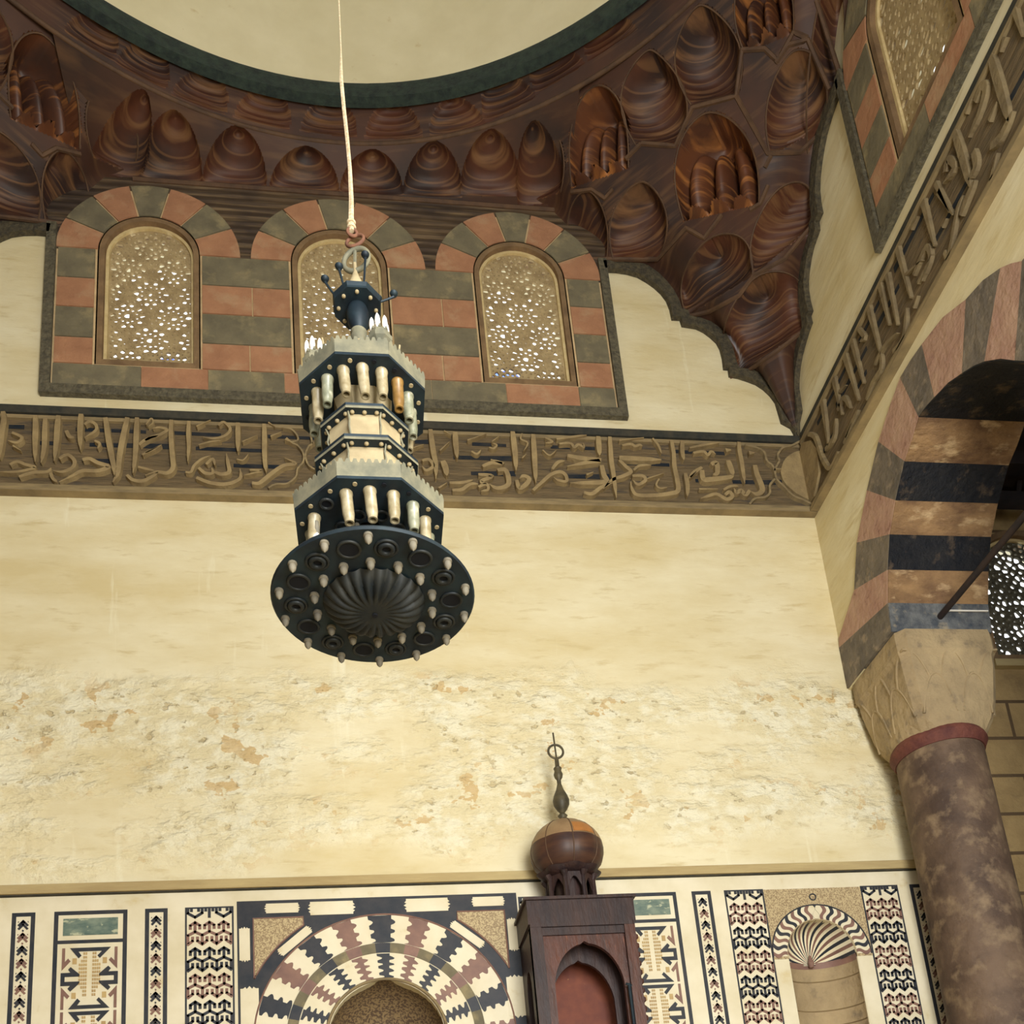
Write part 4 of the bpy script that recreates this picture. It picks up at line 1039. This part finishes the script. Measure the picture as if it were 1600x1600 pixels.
for k, h in enumerate((.18,.02,.40,.02,.20,.02,.5,.02,.5)): ndrum(z-h, z, 'aisle' if h < .03 else 'capital', 0); z -= h
b.build('hollow_drum', e, smooth=True)

# ------------------------------------------------------------------ wooden minbar kiosk
k0, k1, kf, kb = 1.985, 3.29, 11.1, 11.965
e = thing('minbar_kiosk', 'dark wooden minbar pavilion with arched opening standing against the marble wall', 'minbar', ((k0+k1)/2, 11.5, 0))
FK = lambda u, z, d: (u, kf-d, z)
FS = lambda y, z, d: (k0-d, y, z)
FS2 = lambda y, z, d: (k1+d, y, z)
b = MB().use('kwood'); b.box(k0-.02, k1+.02, kf-.02, kb, 5.66, 5.99); b.box(k0-.05, k1+.05, kf-.05, kb, 5.97, 6.01); b.box(k0-.0, k1+.0, kf-.03, kb, 5.62, 5.67); b.build('roof_box', e)
ap = [(2.23, 3.4), (3.09, 3.4), (3.09, 4.78)]+[(2.66+.43*cos(radians(a))*1.0, 4.86+.55*sin(radians(a))**1.1+(.03 if abs(a-90) < 3 else 0)) for a in range(8, 173, 7)]+[(2.23, 4.78)]
b = MB().use('kred'); b.prism([(k0+.08, 3.4), (k1-.08, 3.4), (k1-.08, 5.62), (k0+.08, 5.62)], FK, -.10, -.03, holes=[[(p[0], max(3.42, p[1])) for p in ap]], back=True); b.build('front_arch_board', e)
b = MB().use('kwood'); b.prism([(k0+.0, 0.02), (k1-.0, .02), (k1-.0, 5.64), (k0+.0, 5.64)], FK, -.10, .0, holes=[rectp(k0+.15, k1-.12, .1, 5.52)], back=True); b.build('front_frame', e)
b = MB().use('kwood'); b.prism([(k0+.1, 3.4), (k1-.1, 3.4), (k1-.1, 5.6), (k0+.1, 5.6)], FK, -.42, -.36, holes=[[(2.24+.0*p[0]+(p[0]-2.23)*.93-.01, max(3.42, p[1]-.14)) for p in ap]], back=True)
b.build('inner_arch_board', e)
b = MB().use('kdoor'); b.box(k0+.05, k1-.05, kb-.10, kb-.03, .3, 5.62); b.build('painted_back_panel', e)
b = MB().use('kwood'); sp = [(kf+.25, 3.4), (kb-.25, 3.4), (kb-.25, 4.9)]+[(11.53+.18*cos(radians(a)), 4.9+.3*sin(radians(a))) for a in range(20, 161, 20)]+[(kf+.25, 4.9)]
for Fx in (FS, FS2): b.prism([(kf, 0.02), (kb, 0.02), (kb, 5.64), (kf, 5.64)], Fx, -.08, 0, holes=[[(p[0], max(3.42, p[1])) for p in sp]], back=True)
b.build('side_panel', e)
b = MB().use('kwood'); b.box(k0+.05, k1-.05, kf+.02, kb-.03, 3.1, 3.3); b.build('platform', e)
for x in (k0+.075, k1-.06):
    b = MB().use('kwood' if x < 2.5 else 'kred'); b.box(x-.075, x+.06, kf-.025, kf-.0, .02, 5.62); b.build('front_post', e)  # right post is redder, the light on it painted in
b = MB().use('kred')
for j in range(16): z = 3.7+j*.115; b.lathe([(.0,0),(.022,.02),(.022,.06),(0,.08)], (k1+.015, kf+.02, z), 8)
b.build('turned_edge', e)
b = MB().use('metal'); b.tube([(3.12, kf-.05, 4.85), (3.12, kf-.06, 4.3), (3.13, kf-.05, 3.6)], .02, 8); b.tube([(3.08,kf-.05,4.85),(3.15,kf-.05,4.82)], .015, 6); b.build('hinge_rod', e)
# cupola: lantern, bulb, finial
cc = (2.63, 11.5, 0)
b = MB().use('kwood'); N8 = 8
b.lathe([(.36,6.0),(.36,6.04),(.30,6.05)], cc, 8, rot=pi/8)
for k in range(8):
    a = 2*pi*k/8+pi/8; b.tube([(cc[0]+.30*cos(a), cc[1]+.30*sin(a), 6.02), (cc[0]+.30*cos(a), cc[1]+.30*sin(a), 6.34), (cc[0]+.33*cos(a), cc[1]+.33*sin(a), 6.42)], [.035,.03,.05], 8)
    a2 = 2*pi*(k+1)/8+pi/8; A = Vector((cc[0]+.30*cos(a), cc[1]+.30*sin(a), 0)); B = Vector((cc[0]+.30*cos(a2), cc[1]+.30*sin(a2), 0))
    n_ = Vector((cos((a+a2)/2), sin((a+a2)/2), 0))
    fr = lambda u, z, d: tuple(A+(B-A)*u+n_*d+Vector((0,0,z)))
    b.prism([(0,6.2),(.12,6.2)]+[(.12+.38*t*2 if t <= .5 else .12+.38*t*2, 6.2+.14*sin(pi*t)) for t in [i/10 for i in range(11)]]+[(1,6.2),(1,6.42),(0,6.42)], fr, -.02, .01, back=True)
b.build('lantern', e)
b = MB().use('kwood'); b.lathe([(.30,6.40),(.37,6.44),(.40,6.48),(.36,6.50),(.30,6.50)], cc, 48, mod=lambda a, r, z: 1+(.07*cos(8*a) if r > .35 else 0)); b.lathe([(.20,6.02),(.20,6.42)], cc, 8); b.build('scalloped_skirt', e, smooth=True)
b = MB(); prof = [(.28,6.46),(.36,6.52),(.43,6.60),(.46,6.70),(.465,6.78),(.455,6.86),(.43,6.94),(.385,7.02),(.32,7.09),(.24,7.15),(.16,7.19),(.09,7.22),(.05,7.25)]
def bm(a, r, z): return 1+.03*abs(sin(4*a))**.7
b.use('bulbdark'); b.lathe(prof[:6], cc, 64, mod=bm, cap=False); b.build('bulb_dome_lower', e, smooth=True)
b = MB().use('bulbtan'); b.lathe(prof[5:], cc, 64, mod=bm, cap=False); b.build('bulb_dome_upper', e, smooth=True)
b = MB().use('bulborange'); vs = []
for z_, r_ in ((6.87,.462),(6.93,.445),(6.99,.413),(7.03,.385)):
    for k in range(9): a = radians(-88+k*4.7); rr = r_*bm(a,0,0); vs.append((cc[0]+rr*cos(a), cc[1]+rr*sin(a), z_))
b.add(vs, [(j*9+k, j*9+k+1, j*9+10+k, j*9+9+k) for j in range(3) for k in range(8)]); b.build('orange_patch', e)
b = MB().use('rib')
for k in range(8): a = 2*pi*k/8; b.tube([(cc[0]+r_*cos(a), cc[1]+r_*sin(a), z_) for r_, z_ in prof], .008, 5)
b.build('bulb_seam', e)
b = MB().use('finial')
b.lathe([(.06,7.22),(.045,7.27),(.065,7.30),(.03,7.34),(.07,7.39),(.105,7.46),(.11,7.52),(.09,7.59),(.05,7.68),(.028,7.76),(.028,7.82),(.05,7.85),(.062,7.90),(.045,7.95),(.055,7.99),(.03,8.02),(.028,8.12),(.02,8.14)], cc, 20)
b.torus((2.63,11.5,8.24), .10, .016, Vector((1,0,0)), Vector((0,0,1)), 32, 8); b.tube([(2.63,11.5,8.14),(2.62,11.5,8.52)], .012, 6); b.build('finial', e, smooth=True)

# ------------------------------------------------------------------ chandelier
hx, hy = .145, 4.8
ch = thing('mosque_chandelier', 'tall tiered dark metal mosque chandelier hanging in front of the back wall', 'chandelier', (hx, hy, 5.3))
C = Vector((hx, hy, 0))
def octo(ap): r = ap/cos(pi/8); return [(r*cos(pi/8+k*pi/4), r*sin(pi/8+k*pi/4)) for k in range(8)]
def plate(mb, ap, z, t, hole=None):
    o = octo(ap); i_ = octo(hole) if hole else None
    mb.prism(o, lambda u, v, d: (hx+u, hy+v, z+d), 0, t, holes=[i_] if i_ else [], back=True)
def drum(mb, prof):     # octagonal loft (apothem, z)
    vs = []
    for ap_, z in prof: vs += [(hx+x, hy+y, z) for x, y in octo(ap_)]
    n = len(prof); mb.add(vs, [(i*8+k, i*8+(k+1) % 8, (i+1)*8+(k+1) % 8, (i+1)*8+k) for i in range(n-1) for k in range(8)])
def skirt(mb, ap_, z0, z1, teeth=9):
    o = octo(ap_)
    for k in range(8):
        A = Vector(o[k]+(0,)); B = Vector(o[(k+1) % 8]+(0,)); n_ = ((A+B)/2).normalized(); L = (B-A).length
        fr = lambda u, z, d: tuple(C+A+(B-A)*u+n_*(d+(z-z0)*.08)+Vector((0,0,z)))
        pl = [(0,z0),(1,z0)]
        for t in range(teeth): a = 1-t/teeth; w = 1/teeth; pl += [(a, z1-.022), (a-w*.2, z1), (a-w*.6, z1), (a-w*.8, z1-.022)]
        pl += [(0, z1-.022)]
        mb.prism(pl, fr, -.008, 0, back=True)
# disc
b = MB().use('metal'); Rd = .571
b.lathe([(.0,5.40),(.2,5.40),(.5,5.375),(Rd-.01,5.355),(Rd,5.34),(Rd-.008,5.328),(.02,5.328)], (hx,hy,0), 72); b.build('lamp_disc', ch, smooth=True)
b = MB().use('bronze')
b.lathe([(.275,5.332),(.268,5.315),(.25,5.29),(.21,5.262),(.15,5.245),(.08,5.24),(.03,5.245),(.012,5.26)], (hx,hy,0), 192, mod=lambda a, r, z: 1+(.035*(abs(sin(12*a))-.5) if r > .05 else 0))
b2 = MB().use('bronze'); vs = []; na, nr = 240, 14
for j in range(nr+1):
    t = j/nr; r = .272*(1-t)+.012
    for i in range(na): a = 2*pi*i/na; fl = abs(sin(12*a+1.6*t)); vs.append((hx+r*cos(a), hy+r*sin(a), 5.328-.085*(1-(1-t)**2.2)**.8-.034*fl*sin(pi*min(1, t*1.15+.12))*(1-t*.6)))
b2.add(vs, [(j*na+i, j*na+(i+1) % na, (j+1)*na+(i+1) % na, (j+1)*na+i) for j in range(nr) for i in range(na)]+[tuple(nr*na+i for i in range(na))])
b2.build('fluted_boss', ch, smooth=True)
b = MB().use('hole'); b.lathe([(.016,5.235),(.016,5.26)], (hx,hy,0), 10); b.build('boss_hole', ch)
def nub(x, y, s):
    b = MB().use('nub'); b.lathe([(.024*s,5.33),(.025*s,5.316),(.019*s,5.312),(.021*s,5.30),(.018*s,5.286),(.011*s,5.276),(.004*s,5.270),(.001,5.266)], (x,y,0), 12); b.build('acorn_knob', ch, smooth=True)
for k in range(14):
    a = radians(-3+k*360/14); nub(hx+.92*Rd*sin(a), hy-.92*Rd*cos(a), 1.0); nub(hx+.585*Rd*sin(a), hy-.585*Rd*cos(a), 1.05)
    a = radians(-17+k*360/14); x, y = hx+.765*Rd*sin(a), hy-.765*Rd*cos(a)
    b = MB().use('bronze'); b.torus((x,y,5.325), .058, .009, seg=28)
    if k % 2 == 1: b.torus((x,y,5.32), .034, .014, seg=22)
    b.use('hole'); b.lathe([(.056 if k % 2 == 0 else .024, 5.322),(.05 if k % 2 == 0 else .02, 5.327)], (x,y,0), 20); b.build('socket_ring', ch, smooth=True)
b = MB().use('metal'); b.lathe([(.035,5.38),(.03,5.5),(.05,5.6),(.06,5.80)], (hx,hy,0), 16); b.build('central_stem', ch, smooth=True)
# galleries
def gallery(ap_, z, skh, rt_, name, miss, drumap, blen, off):
    b = MB().use('metal'); plate(b, ap_, z, .018, drumap*.5); b.build(name, ch)
    b = MB().use('metal_light'); skirt(b, ap_, z+.018, z+skh, 9); b.build('pierced_parapet', ch)
    o = octo(ap_-.035); b = MB().use('white')
    for k in range(8):
        A, B = o[k], o[(k+1) % 8]
        for t in (.0, .5):
            x, y = A[0]+(B[0]-A[0])*(t+.25), A[1]+(B[1]-A[1])*(t+.25)
            b.use('brassy' if (k+int(t*2)) % 3 else 'hole'); b.lathe([(.013,z-.006),(.013,z+.001)], (hx+x,hy+y,0), 10)
    b.build('rivets', ch)
    R = random.Random(11)
    for k in range(16):
        a = 2*pi*(k+off)/16; x, y = hx+rt_*sin(a), hy-rt_*cos(a)
        if k in miss:
            b = MB().use('bronze'); b.torus((x,y,z-.006), .034, .008, seg=20); b.use('hole'); b.lathe([(.03,z-.003),(.03,z+.002)], (x,y,0), 16); b.build('empty_socket', ch); continue
        mm = 'glass_c' if k in (2,) and blen > .18 else R.choice(['glass_a','glass_b','glass_a'])
        tx, ty = R.uniform(-.012,.012), R.uniform(-.012,.012)
        b = MB().use(mm); L = blen*R.uniform(.92,1.06)
        def ringat(r, dz): return [(x+tx*dz/L+r*cos(2*pi*i/16), y+ty*dz/L+r*sin(2*pi*i/16), z-dz) for i in range(16)]
        pr = [(.037,0),(.037,.012),(.033,.016),(.033,L*.7),(.029,L*.84),(.026,L*.9),(.027,L),(.018,L),(.016,L-.05)]
        vs = []
        for r_, dz in pr: vs += ringat(r_, dz)
        b.add(vs, [(i*16+q, i*16+(q+1) % 16, (i+1)*16+(q+1) % 16, (i+1)*16+q) for i in range(len(pr)-1) for q in range(16)]); 
        b.use('hole'); b.add(ringat(.017, L-.03), [tuple(range(16))]); b.build('glass_tube', ch, smooth=True)
gallery(.365, 6.68, .125, .285, 'upper_gallery_plate', (), .16, .19, 0.0)
gallery(.415, 5.78, .125, .335, 'lower_gallery_plate', (14, 9, 8, 7, 6), .2, .18, 0.0)
for (x, y, z) in ((-.075,-.14,5.60),(.09,-.13,5.58),(-.30,-.15,5.60)):
    b = MB().use('nub'); b.lathe([(.014,.13),(.018,.08),(.012,.05)], (hx+x,hy+y,z), 10); b.use('white'); b.lathe([(.012,.05),(.026,.02),(.028,-.01),(.02,-.045),(.004,-.062)], (hx+x,hy+y,z), 14); b.build('light_bulb', ch, smooth=True)
b = MB().use('hole')
for k in range(8):
    a = 2*pi*(k+.5)/8; x, y = hx+.17*sin(a), hy-.17*cos(a); b = MB().use('bronze'); b.torus((x,y,5.774), .036, .008, seg=20); b.build('empty_socket', ch, smooth=True)
# octagonal drums and rim plates
b = MB().use('brassy'); drum(b, [(.17,6.68),(.15,6.60),(.16,6.50),(.20,6.45)]); b.build('upper_drum', ch)
b = MB().use('brassy'); drum(b, [(.205,6.43),(.205,6.20),(.23,6.18)]); b.build('middle_drum', ch)
b = MB().use('brassy'); drum(b, [(.235,6.17),(.235,5.92),(.26,5.80)]); b.build('lower_drum', ch)
for ap_, z, hol in ((.252,6.43,.19),(.292,6.17,.22)):
    b = MB().use('metal'); plate(b, ap_, z, .012, hol); drum(b, [(ap_,z+.012),(ap_+.004,z+.03)]); b.build('rim_plate', ch)
    b = MB().use('metal_light'); drum(b, [(ap_+.002,z-.004),(ap_+.006,z+.004),(ap_+.002,z+.014)])
    b.build('rim_edge', ch)
    b = MB().use('brassy'); o = octo(ap_-.03)
    for k in range(8):
        for t in (.12,.5,.88):
            x, y = o[k][0]+(o[(k+1)%8][0]-o[k][0])*t, o[k][1]+(o[(k+1)%8][1]-o[k][1])*t; b.lathe([(.004,z-.012),(.013,z-.006),(.013,z+.002)], (hx+x,hy+y,0), 10)
    b.build('rivets', ch)
    b = MB().use('metal_light'); o = octo(ap_-.01)
    for x, y in o: b = MB().use('metal_light'); b.tube([(hx+x*.93,hy+y*.93,z), (hx+x*.86,hy+y*.86,z-.04), (hx+x*.90,hy+y*.90,z-.09), (hx+x*.84,hy+y*.84,z-.14)], .006, 5); b.build('scroll_bracket', ch)
# upper works
b = MB().use('brassy'); b.lathe([(.085,6.80),(.10,6.88),(.105,6.96),(.095,7.02),(.07,7.09),(.045,7.15),(.035,7.2)], (hx,hy,0), 28); b.build('onion_dome', ch, smooth=True)
b = MB().use('metal_light'); b.lathe([(.03,7.17),(.045,7.20),(.056,7.225),(.045,7.25),(.052,7.27),(.035,7.29)], (hx,hy,0), 20); b.build('neck_knob', ch, smooth=True)
b = MB().use('metal'); b.lathe([(.03,7.28),(.05,7.31),(.066,7.36),(.07,7.42),(.06,7.46)], (hx,hy,0), 24); b.build('bowl', ch, smooth=True)
b = MB().use('metal'); plate(b, .14, 7.46, .015); drum(b, [(.14,7.475),(.148,7.50)]); b.build('top_plate', ch)
b = MB().use('brassy'); o = octo(.115)
for k in range(8): x, y = (o[k][0]+o[(k+1)%8][0])/2, (o[k][1]+o[(k+1)%8][1])/2; b.lathe([(.004,7.448),(.012,7.452),(.012,7.462)], (hx+x,hy+y,0), 10)
b.build('rivets', ch)
b = MB().use('brassy'); b.lathe([(.075,7.475),(.07,7.53),(.05,7.57),(.045,7.60),(.055,7.63),(.03,7.70),(.012,7.76),(.012,7.83)], (hx,hy,0), 20); b.build('finial_cone', ch, smooth=True)
t1, t2 = Vector((.85,-.35,-.25)).normalized(), Vector((.2,-.1,.95)).normalized()
b = MB().use('metal_light'); b.torus((hx+.01,hy,7.86), .085, .016, t1, t2, 32, 8); b.tube([(hx,hy,7.8),(hx+.005,hy,7.93)], .012, 6); b.build('crescent_ring', ch, smooth=True)
b = MB().use('rust'); b.torus((hx+.01,hy,8.02), .06, .011, Vector((.8,-.4,-.3)).normalized(), Vector((.3,.1,.9)).normalized(), 28, 8); b.torus((hx-.005,hy,8.09), .03, .011, Vector((1,.2,0)).normalized(), Vector((0,0,1)), 20, 8); b.build('hanging_ring', ch, smooth=True)
for (dx, dy, z) in ((-.19,-.02,7.66),(-.10,-.05,7.73),(.065,-.08,7.80),(.23,-.03,7.56),(.14,.12,7.7),(-.1,.14,7.62)):
    b = MB().use('metal'); d = Vector((dx, dy, 0)).normalized()
    b.tube([C+d*.08+Vector((0,0,7.48)), C+Vector((dx*.55,dy*.55,7.50)), C+Vector((dx*.8,dy*.8,(z+7.48)/2)), C+Vector((dx,dy,z-.02))], [.008,.007,.007,.008], 6)
    b.lathe([(.006,-.014),(.022,-.006),(.026,.006),(.02,.006),(.008,-.002)], (hx+dx,hy+dy,z), 16); b.build('spoon_arm', ch, smooth=True)
for (dx, dy, zb) in ((-.27,-.12,6.72),(.115,-.22,6.80),(.18,.22,6.75),(-.16,.24,6.75)):
    b = MB().use('metal_light'); cc_ = (hx+dx,hy+dy,zb)
    b.lathe([(.05,0),(.05,.12),(.075,.135),(.078,.16),(.062,.165),(.062,.20),(.055,.20)], cc_, 8, rot=pi/8)
    for k in range(8): a = 2*pi*k/8; b.lathe([(.012,.20),(.006,.225)], (cc_[0]+.052*cos(a), cc_[1]+.052*sin(a), zb), 6)
    tr = b.build('turret', ch)
    for k in range(6):
        b = MB().use('white'); a = 2*pi*k/6+.3; rr = .045; b.lathe([(.006,.19),(.012,.22),(.017,.25),(.014,.29),(.004,.315)], (cc_[0]+rr*cos(a), cc_[1]+rr*sin(a), zb), 10)
        b.build('candle_bulb', tr, smooth=True)
b = MB().use('brassy')
for (x, y) in ((-.21,-.2),(.22,-.18)): b = MB().use('brassy'); b.tube([(hx+x*.6,hy+y*.6,6.8),(hx+x*.8,hy+y*.8,6.92),(hx+x,hy+y,6.90),(hx+x*1.05,hy+y*1.05,6.97)], .006, 6); b.build('scroll_arm', ch)
# rope
b = MB().use('rope'); pts = []; rad = []
for k in range(60):
    z = 8.10+k*(24-8.10)/59*1.0; pts.append((hx-.008+.012*sin(k*.9)*(1 if z < 9.5 else .3)-(z-8.1)*.0, hy, z)); rad.append(.017 if z < 8.6 else (.014 if z < 9.45 else .005))
b.tube(pts[:1]+[(hx-.01,hy,8.12+.04*i) for i in range(1)]+pts[1:], rad[:1]+[.02]+rad[1:], 6)
b.tube([(hx-.008, hy, 24), (hx-.008, hy, 30.6)], .005, 5)
for z in (8.13, 8.17): b.torus((hx-.008,hy,z), .02, .01, seg=14, n=6)
tag(b.build('suspension_rope', smooth=True), 'pale rope holding up the mosque chandelier', 'rope')

# ------------------------------------------------------------------ light
w = bpy.data.worlds.new('sky'); SC.world = w; w.use_nodes = True
bg = w.node_tree.nodes['Background']; bg.inputs[0].default_value = (.92, .96, 1., 1); bg.inputs[1].default_value = 1.3
def area(name, loc, target, size, sy, power, col):
    l = bpy.data.lights.new(name, 'AREA'); l.shape = 'RECTANGLE'; l.size = size; l.size_y = sy; l.energy = power; l.color = col
    o = bpy.data.objects.new(name, l); COL.objects.link(o); o.location = loc
    o.rotation_euler = (Vector(target)-Vector(loc)).to_track_quat('-Z', 'Y').to_euler(); return o
area('courtyard_daylight', (3.3, -3.6, 5.4), (.2, 12, 9.5), 4.0, 8.6, 1300, (1, .975, .925))
SC.view_settings.view_transform = 'Standard'; SC.view_settings.look = 'None'; SC.view_settings.gamma = 1; SC.view_settings.use_curve_mapping = False
SC.view_settings.exposure = .84
SC.cycles.max_bounces = 8; SC.cycles.transparent_max_bounces = 8
